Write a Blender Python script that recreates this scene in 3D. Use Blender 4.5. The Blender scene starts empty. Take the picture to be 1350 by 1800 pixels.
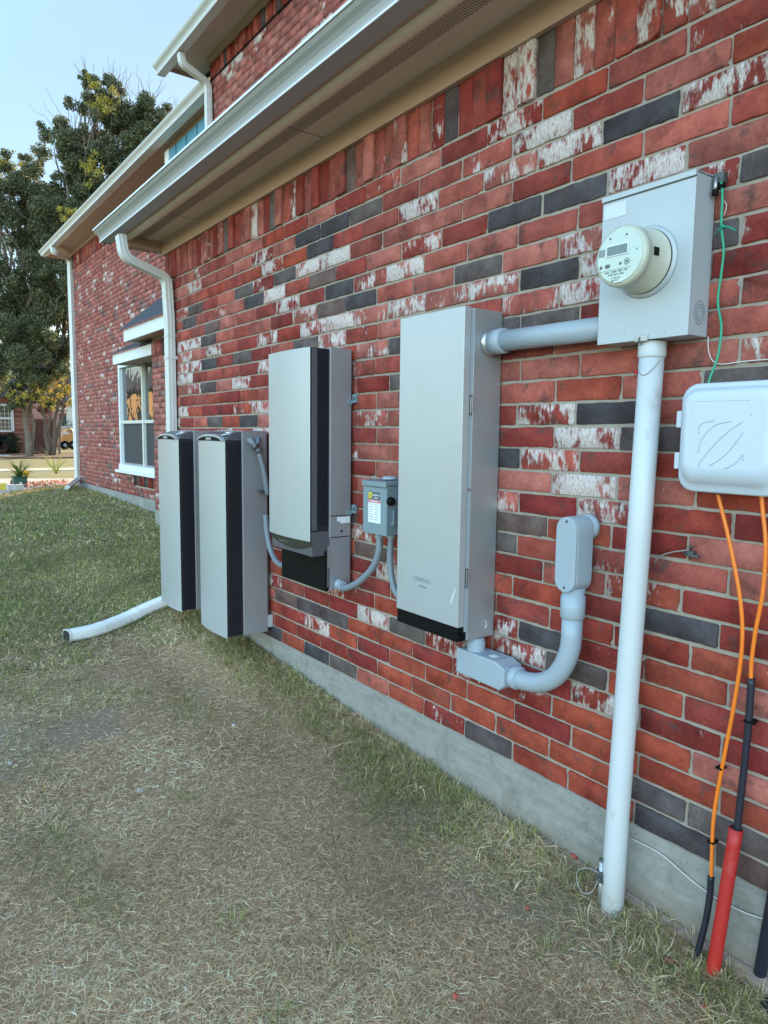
import bpy, bmesh, math, random
import numpy as np
from mathutils import Vector, Matrix
random.seed(7); rng = np.random.default_rng(7)
R_ = math.radians
scn = bpy.context.scene
COL = scn.collection

# ------------------------------------------------------------------ camera
# world: X runs along the utility wall (towards the viewer's right), Y goes into the house, Z up; z=0 is the foot of the brickwork
CAM = np.array([0.0, -1.825, 1.1725])
AX = np.array([[0.5869142, -0.09403598, -0.80416973], [0.80956424, 0.05377668, 0.58456292], [0.01172436, 0.99411534, -0.10769046]])
F = 1240.0
def ray(px, py): return AX @ np.array([px - 675.0, 900.0 - py, F])
def PY(px, py, y):
    d = ray(px, py); t = (y - CAM[1]) / d[1]; return Vector(CAM + t * d)
def PX(px, py, x):
    d = ray(px, py); t = (x - CAM[0]) / d[0]; return Vector(CAM + t * d)
def PZ(px, py, z):
    d = ray(px, py); t = (z - CAM[2]) / d[2]; return Vector(CAM + t * d)
cd = bpy.data.cameras.new('camera'); cam = bpy.data.objects.new('camera', cd); COL.objects.link(cam)
right, up, fwd = AX[:, 0], AX[:, 1], AX[:, 2]
cam.matrix_world = Matrix(((right[0], up[0], -fwd[0], CAM[0]), (right[1], up[1], -fwd[1], CAM[1]), (right[2], up[2], -fwd[2], CAM[2]), (0, 0, 0, 1)))
cd.sensor_fit = 'VERTICAL'; cd.sensor_height = 36.0; cd.sensor_width = 27.0; cd.lens = 36.0 * F / 1800.0
cd.clip_start = 0.05; cd.clip_end = 2000
scn.camera = cam

# ------------------------------------------------------------------ sky, sun, exposure
SUN = Vector((-0.8, 0.6, math.tan(R_(13)))).normalized()
w = bpy.data.worlds.new("World"); scn.world = w; w.use_nodes = True
nt = w.node_tree; nt.nodes.clear()
sky = nt.nodes.new('ShaderNodeTexSky'); sky.sky_type = 'NISHITA'; sky.sun_disc = False
sky.sun_elevation = R_(13); sky.sun_rotation = math.atan2(SUN.x, SUN.y)
sky.air_density = 1.0; sky.dust_density = 0.15; sky.ozone_density = 1.6
bg = nt.nodes.new('ShaderNodeBackground'); bg.inputs[1].default_value = 0.15
wo = nt.nodes.new('ShaderNodeOutputWorld')
hs = nt.nodes.new('ShaderNodeHueSaturation'); hs.inputs['Hue'].default_value = 0.488; hs.inputs['Saturation'].default_value = 0.92; hs.inputs['Value'].default_value = 1.0
nt.links.new(sky.outputs[0], hs.inputs['Color']); 
# added gradient shapes the sky light: brighter before the wall, dimmer behind the roofs
tcw = nt.nodes.new('ShaderNodeTexCoord'); dp = nt.nodes.new('ShaderNodeVectorMath'); dp.operation = 'DOT_PRODUCT'; dp.inputs[1].default_value = (0.22, -0.58, 0.784)
mr = nt.nodes.new('ShaderNodeMapRange'); mr.interpolation_type = 'SMOOTHSTEP'; mr.inputs['From Min'].default_value = -0.10; mr.inputs['From Max'].default_value = 0.95; mr.inputs['To Min'].default_value = 0.36; mr.inputs['To Max'].default_value = 1.8
sc = nt.nodes.new('ShaderNodeVectorMath'); sc.operation = 'SCALE'
nt.links.new(tcw.outputs['Generated'], dp.inputs[0]); nt.links.new(dp.outputs['Value'], mr.inputs['Value']); nt.links.new(hs.outputs[0], sc.inputs[0]); nt.links.new(mr.outputs[0], sc.inputs['Scale']); nt.links.new(sc.outputs[0], bg.inputs[0])
nt.links.new(bg.outputs[0], wo.inputs[0])
sl = bpy.data.lights.new('sun', 'SUN'); sl.energy = 3.2; sl.angle = R_(0.5); sl.color = (1.0, 0.72, 0.42)
so = bpy.data.objects.new('sun', sl); COL.objects.link(so)
so.rotation_euler = (-SUN).to_track_quat('-Z', 'Y').to_euler(); so.location = (0, 0, 30)
scn.view_settings.view_transform = 'Standard'; scn.view_settings.look = 'None'
scn.view_settings.gamma = 1.0; scn.view_settings.exposure = 2.0
scn.cycles.use_denoising = True
scn.cycles.max_bounces = 6; scn.cycles.diffuse_bounces = 3; scn.cycles.glossy_bounces = 3; scn.cycles.transparent_max_bounces = 6

# ------------------------------------------------------------------ materials
def newmat(name):
    m = bpy.data.materials.new(name); m.use_nodes = True
    nt = m.node_tree; b = nt.nodes['Principled BSDF']; return m, nt, b
def N(nt, t, **kw):
    n = nt.nodes.new(t)
    for k, v in kw.items(): setattr(n, k, v)
    return n
def mapping(nt, scale=(1, 1, 1), offset_socket=None):
    tc = N(nt, 'ShaderNodeTexCoord'); mp = N(nt, 'ShaderNodeMapping'); mp.inputs['Scale'].default_value = scale
    nt.links.new(tc.outputs['Object'], mp.inputs[0])
    if offset_socket: nt.links.new(offset_socket, mp.inputs['Location'])
    return mp.outputs[0]
def noise(nt, vec, scale, detail=4, rough=0.55):
    n = N(nt, 'ShaderNodeTexNoise'); n.inputs['Scale'].default_value = scale; n.inputs['Detail'].default_value = detail
    n.inputs['Roughness'].default_value = rough; nt.links.new(vec, n.inputs['Vector']); return n.outputs['Fac']
def ramp(nt, fac, stops):
    r = N(nt, 'ShaderNodeValToRGB'); e = r.color_ramp.elements
    while len(e) < len(stops): e.new(0.5)
    for i, (p, c) in enumerate(stops):
        e[i].position = p; e[i].color = (c, c, c, 1) if isinstance(c, (int, float)) else tuple(c) + (1,)
    nt.links.new(fac, r.inputs[0]); return r.outputs[0]
def mix(nt, fac, a, b, mode='MIX'):
    m = N(nt, 'ShaderNodeMix'); m.data_type = 'RGBA'; m.blend_type = mode
    for sock, v in ((m.inputs[0], fac), (m.inputs[6], a), (m.inputs[7], b)):
        if hasattr(v, 'is_output'): nt.links.new(v, sock)
        elif isinstance(v, (int, float)): sock.default_value = v
        else: sock.default_value = tuple(v) + (1,)
    return m.outputs[2]
def math_(nt, op, a, b=None, clamp=False):
    m = N(nt, 'ShaderNodeMath'); m.operation = op; m.use_clamp = clamp
    for s, v in ((m.inputs[0], a), (m.inputs[1], b)):
        if v is None: continue
        if hasattr(v, 'is_output'): nt.links.new(v, s)
        else: s.default_value = v
    return m.outputs[0]
def bump(nt, b, h, strength, dist=0.002):
    n = N(nt, 'ShaderNodeBump'); n.inputs['Strength'].default_value = strength; n.inputs['Distance'].default_value = dist
    nt.links.new(h, n.inputs['Height']); nt.links.new(n.outputs[0], b.inputs['Normal'])
def simple(name, col, rough=0.5, metal=0.0, var=0.12, vscale=6, bscale=60, bstr=0.15, bdist=0.0006, dirt=None, spec=0.5, rvar=0.0):
    m, nt, b = newmat(name)
    v = mapping(nt); n = noise(nt, v, vscale, 5)
    c = mix(nt, n, tuple(max(0, x * (1 - var)) for x in col), tuple(min(1, x * (1 + var)) for x in col))
    if dirt:
        d = ramp(nt, noise(nt, v, dirt[1], 8, 0.7), [(dirt[2], 0.0), (min(1, dirt[2] + 0.15), 1.0)])
        c = mix(nt, math_(nt, 'MULTIPLY', d, dirt[3]), c, dirt[0])
    nt.links.new(c, b.inputs['Base Color'])
    b.inputs['Roughness'].default_value = rough; b.inputs['Metallic'].default_value = metal; b.inputs['Specular IOR Level'].default_value = spec
    if rvar:
        r = math_(nt, 'ADD', math_(nt, 'MULTIPLY', noise(nt, v, 9, 6, 0.7), rvar * 2), rough - rvar)
        nt.links.new(r, b.inputs['Roughness'])
    if bstr: bump(nt, b, noise(nt, v, bscale, 4), bstr, bdist)
    return m

def brick_material(name, fine=True):
    m, nt, b = newmat(name)
    at = N(nt, 'ShaderNodeAttribute'); at.attribute_name = 'Col'
    rn = N(nt, 'ShaderNodeAttribute'); rn.attribute_name = 'rnd'
    off = N(nt, 'ShaderNodeCombineXYZ')
    nt.links.new(math_(nt, 'MULTIPLY', rn.outputs['Fac'], 37.0), off.inputs[0]); nt.links.new(math_(nt, 'MULTIPLY', rn.outputs['Fac'], 91.0), off.inputs[2])
    v1 = mapping(nt, (1, 1, 1), off.outputs[0]); v2 = mapping(nt, (3.2, 1, 1), off.outputs[0])
    rt = N(nt, 'ShaderNodeCombineXYZ'); nt.links.new(math_(nt, 'MULTIPLY', math_(nt, 'SINE', math_(nt, 'MULTIPLY', rn.outputs['Fac'], 500.0)), 0.95), rt.inputs[1]); nt.links.new(rt.outputs[0], v2.node.inputs['Rotation'])
    col = at.outputs['Color']
    big = noise(nt, v1, 9, 3); fin = noise(nt, v1, 70, 6, 0.65)
    c = mix(nt, ramp(nt, big, [(0.3, 0.0), (0.7, 1.0)]), mix(nt, 1.0, col, (0.66, 0.58, 0.60), 'MULTIPLY'), mix(nt, 1.0, col, (1.25, 1.3, 1.3), 'MULTIPLY'))
    c = mix(nt, ramp(nt, fin, [(0.35, 0.35), (0.62, 0.0)]), c, mix(nt, 1.0, c, (0.45, 0.42, 0.45), 'MULTIPLY'))
    # fired-clay blotches
    bl = ramp(nt, noise(nt, v1, 15, 8, 0.68), [(0.54, 0.0), (0.66, 0.80)])
    c = mix(nt, bl, c, (0.085, 0.058, 0.052))
    c = mix(nt, ramp(nt, noise(nt, v1, 5, 5, 0.6), [(0.52, 0.0), (0.64, 0.55)]), c, mix(nt, 1.0, c, (0.55, 0.42, 0.42), 'MULTIPLY'))
    # lime wash smeared on with a drag: threshold depends on the per-brick amount
    wsm = noise(nt, v2, 19, 7, 0.68)
    wsm2 = noise(nt, v1, 12, 3, 0.45)
    f = math_(nt, 'ADD', math_(nt, 'MULTIPLY', wsm, 0.50), math_(nt, 'MULTIPLY', wsm2, 0.50))
    thr = math_(nt, 'SUBTRACT', 0.74, math_(nt, 'MULTIPLY', at.outputs['Alpha'], 0.36))
    k = math_(nt, 'MULTIPLY', math_(nt, 'SUBTRACT', f, thr), 17.0, True)
    k = math_(nt, 'MULTIPLY', k, ramp(nt, noise(nt, v2, 55, 7, 0.72), [(0.34, 0.15), (0.50, 1.0)]))
    wc = mix(nt, noise(nt, v2, 60, 6, 0.7), (0.36, 0.26, 0.22), (0.92, 0.90, 0.87))
    sm_ = ramp(nt, noise(nt, mapping(nt, (1, 1, 1)), 7, 9, 0.75), [(0.56, 0.0), (0.72, 0.5)])
    c = mix(nt, sm_, c, mix(nt, 1.0, c, (0.42, 0.36, 0.36), 'MULTIPLY'))
    sm2 = ramp(nt, noise(nt, mapping(nt, (1, 1, 1.6)), 38, 9, 0.8), [(0.60, 0.0), (0.70, 0.75)])
    c = mix(nt, math_(nt, 'MULTIPLY', sm2, 0.55), c, (0.50, 0.33, 0.27))
    c = mix(nt, math_(nt, 'MULTIPLY', k, 0.93), c, wc)
    nt.links.new(c, b.inputs['Base Color']); b.inputs['Roughness'].default_value = 0.9; b.inputs['Specular IOR Level'].default_value = 0.22
    if fine:
        h = math_(nt, 'ADD', math_(nt, 'MULTIPLY', noise(nt, mapping(nt, (1.6, 1, 1), off.outputs[0]), 55, 8, 0.7), 1.0), math_(nt, 'MULTIPLY', k, 0.18))
        bump(nt, b, h, 0.9, 0.006)
    return m
M = {}
M['brick'] = brick_material('brick_clay'); M['brick_far'] = brick_material('brick_clay_far', False)
def mortar_mat():
    m, nt, b = newmat('mortar'); v = mapping(nt)
    n = noise(nt, v, 30, 8, 0.7); n2 = noise(nt, v, 3, 3)
    c = mix(nt, n, (0.24, 0.205, 0.17), (0.47, 0.42, 0.35)); c = mix(nt, math_(nt, 'MULTIPLY', n2, 0.35), c, (0.28, 0.21, 0.16))
    nt.links.new(c, b.inputs['Base Color']); b.inputs['Roughness'].default_value = 0.95; b.inputs['Specular IOR Level'].default_value = 0.15
    bump(nt, b, n, 1.0, 0.006); return m
M['mortar'] = mortar_mat()
M['mortar_far'] = simple('mortar_far', (0.38, 0.32, 0.27), 0.95, bstr=0)
def concrete_mat():
    m, nt, b = newmat('concrete'); v = mapping(nt); vs = mapping(nt, (1.2, 1, 7))
    n = noise(nt, v, 25, 9, 0.7); s = noise(nt, vs, 5, 6, 0.65); st = noise(nt, v, 2.2, 5, 0.6)
    c = mix(nt, n, (0.21, 0.205, 0.18), (0.37, 0.36, 0.33)); c = mix(nt, ramp(nt, s, [(0.42, 0.0), (0.62, 0.45)]), c, (0.17, 0.17, 0.155))
    c = mix(nt, ramp(nt, st, [(0.5, 0.0), (0.72, 0.5)]), c, (0.38, 0.36, 0.32))
    c = mix(nt, ramp(nt, noise(nt, v, 4.5, 8, 0.72), [(0.50, 0.0), (0.66, 0.6)]), c, (0.15, 0.135, 0.11))
    sx = N(nt, 'ShaderNodeSeparateXYZ'); nt.links.new(v, sx.inputs[0])
    zz = math_(nt, 'ADD', sx.outputs[2], math_(nt, 'MULTIPLY', noise(nt, v, 11, 8, 0.7), 0.16))
    c = mix(nt, ramp(nt, math_(nt, 'ADD', zz, 0.5), [(0.36, 0.75), (0.44, 0.0)]), c, (0.20, 0.155, 0.11))
    pit = ramp(nt, noise(nt, v, 90, 3, 0.5), [(0.28, 0.8), (0.33, 0.0)]); c = mix(nt, pit, c, (0.10, 0.10, 0.09))
    nt.links.new(c, b.inputs['Base Color']); b.inputs['Roughness'].default_value = 0.92
    bump(nt, b, math_(nt, 'ADD', n, s), 0.5, 0.006); return m
M['concrete'] = concrete_mat()
M['silver'] = simple('silver_paint', (0.46, 0.485, 0.49), 0.38, 0.35, 0.03, 1.5, 400, 0.05, 0.0003, dirt=((0.36, 0.36, 0.34), 2.6, 0.52, 0.22), rvar=0.05)
M['graybody'] = simple('grey_powder_coat', (0.33, 0.34, 0.36), 0.42, 0.45, 0.05, 2, 500, 0.08, 0.0003, dirt=((0.45, 0.44, 0.42), 5, 0.62, 0.25), rvar=0.05)
M['dark'] = simple('dark_plastic', (0.013, 0.013, 0.020), 0.5, 0.0, 0.1, 4, 300, 0.05, 0.0003)
M['darkgrey'] = simple('dark_grey_metal', (0.10, 0.095, 0.11), 0.45, 0.2, 0.08, 4, 300, 0.05, 0.0003)
M['black'] = simple('black_plastic', (0.003, 0.003, 0.0035), 0.6, 0.0, 0.1, 4, 200, 0.1, 0.0003, spec=0.15)
M['olive'] = simple('glossy_lip', (0.10, 0.10, 0.08), 0.15, 0.6, 0.1, 4, 300, 0.0)
M['meterbox'] = simple('meter_box_paint', (0.44, 0.48, 0.50), 0.5, 0.15, 0.06, 3, 35, 0.08, 0.0006, dirt=((0.40, 0.37, 0.33), 5, 0.6, 0.35), rvar=0.06)
M['pvc'] = simple('grey_conduit', (0.32, 0.375, 0.42), 0.42, 0.0, 0.06, 5, 60, 0.08, 0.0004, dirt=((0.33, 0.29, 0.25), 7, 0.64, 0.4))
M['flex'] = simple('grey_flexible_conduit', (0.19, 0.23, 0.26), 0.45, 0.0, 0.06, 5, 60, 0.05, 0.0003)
M['polewhite'] = simple('weathered_white_pipe', (0.54, 0.57, 0.58), 0.45, 0.0, 0.07, 5, 30, 0.12, 0.0008, dirt=((0.36, 0.30, 0.24), 11, 0.57, 0.55))
M['whitepl'] = simple('white_plastic', (0.52, 0.58, 0.64), 0.38, 0.0, 0.03, 3, 300, 0.05, 0.0002, dirt=((0.45, 0.43, 0.40), 4, 0.66, 0.25))
M['whitealu'] = simple('white_aluminium', (0.58, 0.59, 0.56), 0.4, 0.0, 0.06, 4, 60, 0.05, 0.0004, dirt=((0.42, 0.38, 0.30), 6, 0.62, 0.35))
M['gutter'] = simple('gutter_aluminium', (0.37, 0.38, 0.38), 0.42, 0.1, 0.05, 4, 60, 0.04, 0.0004, dirt=((0.42, 0.40, 0.36), 6, 0.6, 0.3))
M['tan'] = simple('tan_painted_board', (0.44, 0.305, 0.22), 0.6, 0.0, 0.06, 3, 40, 0.1, 0.0005)
M['soffit'] = simple('soffit_panel', (0.64, 0.51, 0.42), 0.65, 0.0, 0.05, 2, 40, 0.05, 0.0004)
M['extw'] = simple('white_extension_plastic', (0.80, 0.81, 0.80), 0.4, 0.0, 0.04, 4, 60, 0.05, 0.0004, dirt=((0.5, 0.45, 0.36), 9, 0.64, 0.35))
M['hole'] = simple('vent_hole', (0.02, 0.018, 0.016), 0.9, 0.0, 0.1, 4, 20, 0)
M['cream'] = simple('cream_trim', (0.84, 0.74, 0.58), 0.3, 0.0, 0.05, 3, 40, 0.05, 0.0004)
M['whitetrim'] = simple('white_trim', (0.70, 0.73, 0.74), 0.5, 0.0, 0.05, 3, 40, 0.08, 0.0004)
M['beigetrim'] = simple('beige_window_frame', (0.60, 0.60, 0.54), 0.45, 0.0, 0.05, 3, 40, 0.05, 0.0004)
M['screen'] = simple('insect_screen', (0.03, 0.038, 0.045), 0.6, 0.0, 0.1, 3, 400, 0.2, 0.0004)
M['orange'] = simple('orange_cable', (0.80, 0.19, 0.015), 0.42, 0.0, 0.08, 10, 60, 0.05, 0.0003)
M['blackcable'] = simple('black_cable', (0.012, 0.014, 0.025), 0.45, 0.0, 0.1, 10, 60, 0.05, 0.0003, dirt=((0.10, 0.09, 0.08), 14, 0.6, 0.3))
M['redpipe'] = simple('red_conduit', (0.42, 0.018, 0.014), 0.5, 0.0, 0.1, 7, 60, 0.05, 0.0003, dirt=((0.40, 0.16, 0.14), 12, 0.6, 0.4))
M['green'] = simple('green_wire', (0.01, 0.30, 0.17), 0.4, 0.0, 0.08, 10, 60, 0.0)
M['steel'] = simple('galvanised_steel', (0.45, 0.46, 0.46), 0.4, 0.8, 0.2, 20, 60, 0.2, 0.0005, dirt=((0.15, 0.12, 0.10), 30, 0.5, 0.5))
M['darksteel'] = simple('corroded_clamp', (0.10, 0.11, 0.11), 0.55, 0.5, 0.3, 30, 90, 0.5, 0.001)
M['wirewhite'] = simple('thin_white_wire', (0.60, 0.58, 0.55), 0.5, 0, 0.1, 10, 60, 0)
M['wiregrey'] = simple('bare_wire', (0.30, 0.29, 0.28), 0.5, 0.3, 0.1, 10, 60, 0)
M['disc'] = simple('switch_grey_paint', (0.20, 0.27, 0.30), 0.42, 0.1, 0.05, 4, 200, 0.05, 0.0003)
M['paper'] = simple('label_paper', (0.72, 0.76, 0.78), 0.6, 0, 0.03, 8, 60, 0)
M['ink'] = simple('printed_ink', (0.10, 0.11, 0.12), 0.6, 0, 0.05, 8, 60, 0)
M['inkgrey'] = simple('printed_grey_ink', (0.24, 0.26, 0.26), 0.6, 0, 0.05, 8, 60, 0)
M['yellow'] = simple('yellow_print', (0.75, 0.55, 0.02), 0.6, 0, 0.05, 8, 60, 0)
M['pinkprint'] = simple('red_print', (0.60, 0.22, 0.24), 0.6, 0, 0.05, 8, 60, 0)
M['meterface'] = simple('meter_face_plastic', (0.52, 0.60, 0.53), 0.25, 0, 0.03, 3, 200, 0.03, 0.0002)
M['meterside'] = simple('meter_ring_plastic', (0.50, 0.51, 0.42), 0.35, 0, 0.04, 3, 200, 0.03, 0.0002)
M['lcd'] = simple('lcd_display', (0.15, 0.20, 0.19), 0.12, 0, 0.05, 12, 60, 0)
M['shingle'] = simple('roof_shingle', (0.055, 0.06, 0.075), 0.9, 0, 0.4, 30, 120, 0.6, 0.004)
M['plug'] = simple('dark_hole', (0.01, 0.01, 0.012), 0.7, 0, 0.1, 4, 60, 0)
def glass_mat():
    m, nt, b = newmat('window_glass'); v = mapping(nt, (1, 1, 1))
    b.inputs['Base Color'].default_value = (0.018, 0.024, 0.03, 1); b.inputs['Roughness'].default_value = 0.03
    b.inputs['IOR'].default_value = 2.1; b.inputs['Specular IOR Level'].default_value = 0.8
    bump(nt, b, noise(nt, v, 3.2, 2, 0.4), 0.35, 0.02); return m
M['glass'] = glass_mat()
def attr_mat(name, rough=0.85, trans=0.0, nscale=0, bstr=0.0, bdist=0.01, bscale=20):
    m, nt, b = newmat(name); at = N(nt, 'ShaderNodeAttribute'); at.attribute_name = 'Col'
    c = at.outputs['Color']
    if nscale:
        v = mapping(nt); n = noise(nt, v, nscale, 8, 0.7)
        c = mix(nt, 1.0, c, ramp(nt, n, [(0.25, 0.45), (0.7, 1.35)]), 'MULTIPLY')
    nt.links.new(c, b.inputs['Base Color']); b.inputs['Roughness'].default_value = rough; b.inputs['Specular IOR Level'].default_value = 0.2
    if bstr: bump(nt, b, noise(nt, mapping(nt), bscale, 8, 0.7), bstr, bdist)
    if trans:
        tr = N(nt, 'ShaderNodeBsdfTranslucent'); nt.links.new(c, tr.inputs[0])
        ms = N(nt, 'ShaderNodeMixShader'); ms.inputs[0].default_value = trans
        out = nt.nodes['Material Output']
        nt.links.new(b.outputs[0], ms.inputs[1]); nt.links.new(tr.outputs[0], ms.inputs[2]); nt.links.new(ms.outputs[0], out.inputs[0])
    return m
M['ground'] = attr_mat('soil_and_thatch', 0.95, 0, 90, 0.8, 0.01, 60)
M['blade'] = attr_mat('grass_blades', 0.75, 0.25)
M['leaf'] = attr_mat('leaves', 0.6, 0.35)
M['bark'] = simple('bark', (0.20, 0.155, 0.12), 0.9, 0, 0.4, 3, 14, 1.0, 0.03)
M['barkpale'] = simple('pale_bark', (0.22, 0.165, 0.13), 0.9, 0, 0.3, 3, 14, 0.8, 0.02)

# ------------------------------------------------------------------ mesh builder
class MB:
    def __init__(s): s.v = []; s.f = []; s.sm = []
    def add(s, vs, fs, smooth=False):
        o = len(s.v); s.v += [tuple(p) for p in vs]; s.f += [tuple(i + o for i in f) for f in fs]; s.sm += [smooth] * len(fs); return s
    def box(s, x0, x1, y0, y1, z0, z1):
        x0, x1 = sorted((x0, x1)); y0, y1 = sorted((y0, y1)); z0, z1 = sorted((z0, z1))
        vs = [(x, y, z) for x in (x0, x1) for y in (y0, y1) for z in (z0, z1)]
        return s.add(vs, [(0, 1, 3, 2), (4, 6, 7, 5), (0, 4, 5, 1), (2, 3, 7, 6), (0, 2, 6, 4), (1, 5, 7, 3)])
    def prism_x(s, poly, x0, x1):      # poly in (y,z)
        n = len(poly); vs = [(x0, y, z) for y, z in poly] + [(x1, y, z) for y, z in poly]
        return s.add(vs, [tuple(range(n))[::-1], tuple(range(n, 2 * n))] + [(i, (i + 1) % n, n + (i + 1) % n, n + i) for i in range(n)])
    def prism_y(s, poly, y0, y1):      # poly in (x,z)
        n = len(poly); vs = [(x, y0, z) for x, z in poly] + [(x, y1, z) for x, z in poly]
        return s.add(vs, [tuple(range(n)), tuple(range(n, 2 * n))[::-1]] + [(i, n + i, n + (i + 1) % n, (i + 1) % n) for i in range(n)])
    def prism_z(s, poly, z0, z1):
        n = len(poly); vs = [(x, y, z0) for x, y in poly] + [(x, y, z1) for x, y in poly]
        return s.add(vs, [tuple(range(n))[::-1], tuple(range(n, 2 * n))] + [(i, (i + 1) % n, n + (i + 1) % n, n + i) for i in range(n)])
    def loft(s, rings, cap0=True, cap1=True, smooth=False):
        n = len(rings[0]); vs = [p for r in rings for p in r]; fs = []
        for k in range(len(rings) - 1):
            for i in range(n): fs.append((k * n + i, k * n + (i + 1) % n, (k + 1) * n + (i + 1) % n, (k + 1) * n + i))
        s.add(vs, fs, smooth); o = len(s.v) - len(vs)
        if cap0: s.f.append(tuple(o + i for i in range(n))[::-1]); s.sm.append(False)
        if cap1: s.f.append(tuple(o + (len(rings) - 1) * n + i for i in range(n))); s.sm.append(False)
        return s
    def sweep(s, path, prof, up=Vector((0, -1, 0)), smooth=True, scale=None):
        path = [Vector(p) for p in path]; rings = []; u = Vector(up)
        for i, p in enumerate(path):
            t = (path[min(i + 1, len(path) - 1)] - path[max(i - 1, 0)]).normalized()
            u = (u - t * u.dot(t))
            if u.length < 1e-4: u = t.orthogonal()
            u.normalize(); b = t.cross(u); k = scale[i] if scale else 1
            rings.append([p + b * (a * k) + u * (c * k) for a, c in prof])
        return s.loft(rings, smooth=smooth)
    def tube(s, path, r, seg=14, scale=None, up=(0, -1, 0.01)):
        prof = [(r * math.cos(2 * math.pi * i / seg), r * math.sin(2 * math.pi * i / seg)) for i in range(seg)]
        return s.sweep(path, prof, Vector(up), True, scale)
    def lathe(s, c, axis, prof, seg=48):    # prof: (distance along axis, radius)
        a = Vector(axis).normalized(); u = a.orthogonal().normalized(); b = a.cross(u); c = Vector(c); rings = []
        for d, r in prof: rings.append([c + a * d + (u * math.cos(2 * math.pi * i / seg) + b * math.sin(2 * math.pi * i / seg)) * max(r, 1e-5) for i in range(seg)])
        return s.loft(rings, smooth=True)
    def build(s, name, mat, parent=None, bevel=0, seg=2, autosmooth=True):
        me = bpy.data.meshes.new(name); me.from_pydata(s.v, [], s.f); me.materials.append(mat)
        me.polygons.foreach_set('use_smooth', s.sm)
        bm = bmesh.new(); bm.from_mesh(me); bmesh.ops.recalc_face_normals(bm, faces=bm.faces[:]); bm.to_mesh(me); bm.free(); me.update()
        o = bpy.data.objects.new(name, me); COL.objects.link(o)
        if bevel:
            md = o.modifiers.new('bevel', 'BEVEL'); md.width = bevel; md.segments = seg; md.limit_method = 'ANGLE'; md.angle_limit = R_(40)
        if parent is not None: setparent(o, parent)
        return o
ROOTLOC = {}
def setparent(o, p):
    o.parent = p
    q = p; loc = Vector((0, 0, 0))
    root = p
    while root.parent: root = root.parent
    if p is root: o.matrix_parent_inverse = Matrix.Translation(-Vector(p.location))
def thing(name, loc, label, cat, group=None):
    o = bpy.data.objects.new(name, None); COL.objects.link(o); o.location = loc; o.empty_display_size = 0.1
    return tag(o, label, cat, group)
def tag(o, label, cat, group=None):
    o['label'] = label; o['category'] = cat
    if group: o['group'] = group
    return o
def struct(o, kind='structure'): o['kind'] = kind; return o
def spline(pts, n=8):
    pts = [Vector(p) for p in pts]; out = []
    P = [pts[0] * 2 - pts[1]] + pts + [pts[-1] * 2 - pts[-2]]
    for i in range(1, len(P) - 2):
        for k in range(n):
            t = k / n; a, b, c, d = P[i - 1], P[i], P[i + 1], P[i + 2]
            out.append(0.5 * ((2 * b) + (c - a) * t + (2 * a - 5 * b + 4 * c - d) * t * t + (3 * b - a - 3 * c + d) * t ** 3))
    out.append(pts[-1]); return out
def text(name, body, size, loc, mat, parent, extrude=0.0003, rot=(R_(90), 0, 0), align='CENTER', sx=1.0):
    cu = bpy.data.curves.new(name, 'FONT'); cu.body = body; cu.size = size; cu.extrude = extrude; cu.align_x = align; cu.align_y = 'CENTER'
    t = bpy.data.objects.new(name + '_src', cu); COL.objects.link(t)
    bpy.context.view_layer.update()
    me = bpy.data.meshes.new_from_object(t.evaluated_get(bpy.context.evaluated_depsgraph_get()))
    bpy.data.objects.remove(t); bpy.data.curves.remove(cu)
    me.transform(Matrix.LocRotScale(Vector(loc), Matrix.Rotation(rot[2], 3, 'Z') @ Matrix.Rotation(rot[0], 3, 'X'), Vector((sx, 1, 1))))
    me.materials.clear(); me.materials.append(mat)
    o = bpy.data.objects.new(name, me); COL.objects.link(o); setparent(o, parent); return o
def mesh_np(name, verts, nper, faces_tpl, mats, cols=None, parent=None, matidx=None, rnd=None, smooth=False):
    """many copies of one face layout: verts (n,nper,3)"""
    n = len(verts); V = np.asarray(verts, dtype=np.float32).reshape(-1, 3)
    me = bpy.data.meshes.new(name)
    ls = []; tot = []
    for f in faces_tpl: ls += list(f); tot.append(len(f))
    ls = np.array(ls); L = (ls[None, :] + (np.arange(n) * nper)[:, None]).ravel().astype(np.int32)
    T = np.tile(np.array(tot), n).astype(np.int32); S = np.concatenate(([0], np.cumsum(T)[:-1])).astype(np.int32)
    me.vertices.add(len(V)); me.vertices.foreach_set('co', V.ravel())
    me.loops.add(len(L)); me.loops.foreach_set('vertex_index', L)
    me.polygons.add(len(T)); me.polygons.foreach_set('loop_start', S); me.polygons.foreach_set('loop_total', T)
    if smooth: me.polygons.foreach_set('use_smooth', np.ones(len(T), dtype=bool))
    me.update(calc_edges=True)
    for m in mats: me.materials.append(m)
    if cols is not None:
        C = np.asarray(cols, dtype=np.float32)
        if C.shape[1] == 3: C = np.hstack([C, np.ones((len(C), 1), np.float32)])
        if len(C) == n: C = np.repeat(C, nper, axis=0)
        a = me.color_attributes.new('Col', 'FLOAT_COLOR', 'POINT'); a.data.foreach_set('color', C.ravel())
    if rnd is not None:
        a = me.attributes.new('rnd', 'FLOAT', 'POINT'); a.data.foreach_set('value', np.repeat(np.asarray(rnd, np.float32), nper))
    o = bpy.data.objects.new(name, me); COL.objects.link(o)
    if parent is not None: setparent(o, parent)
    return o

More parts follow.
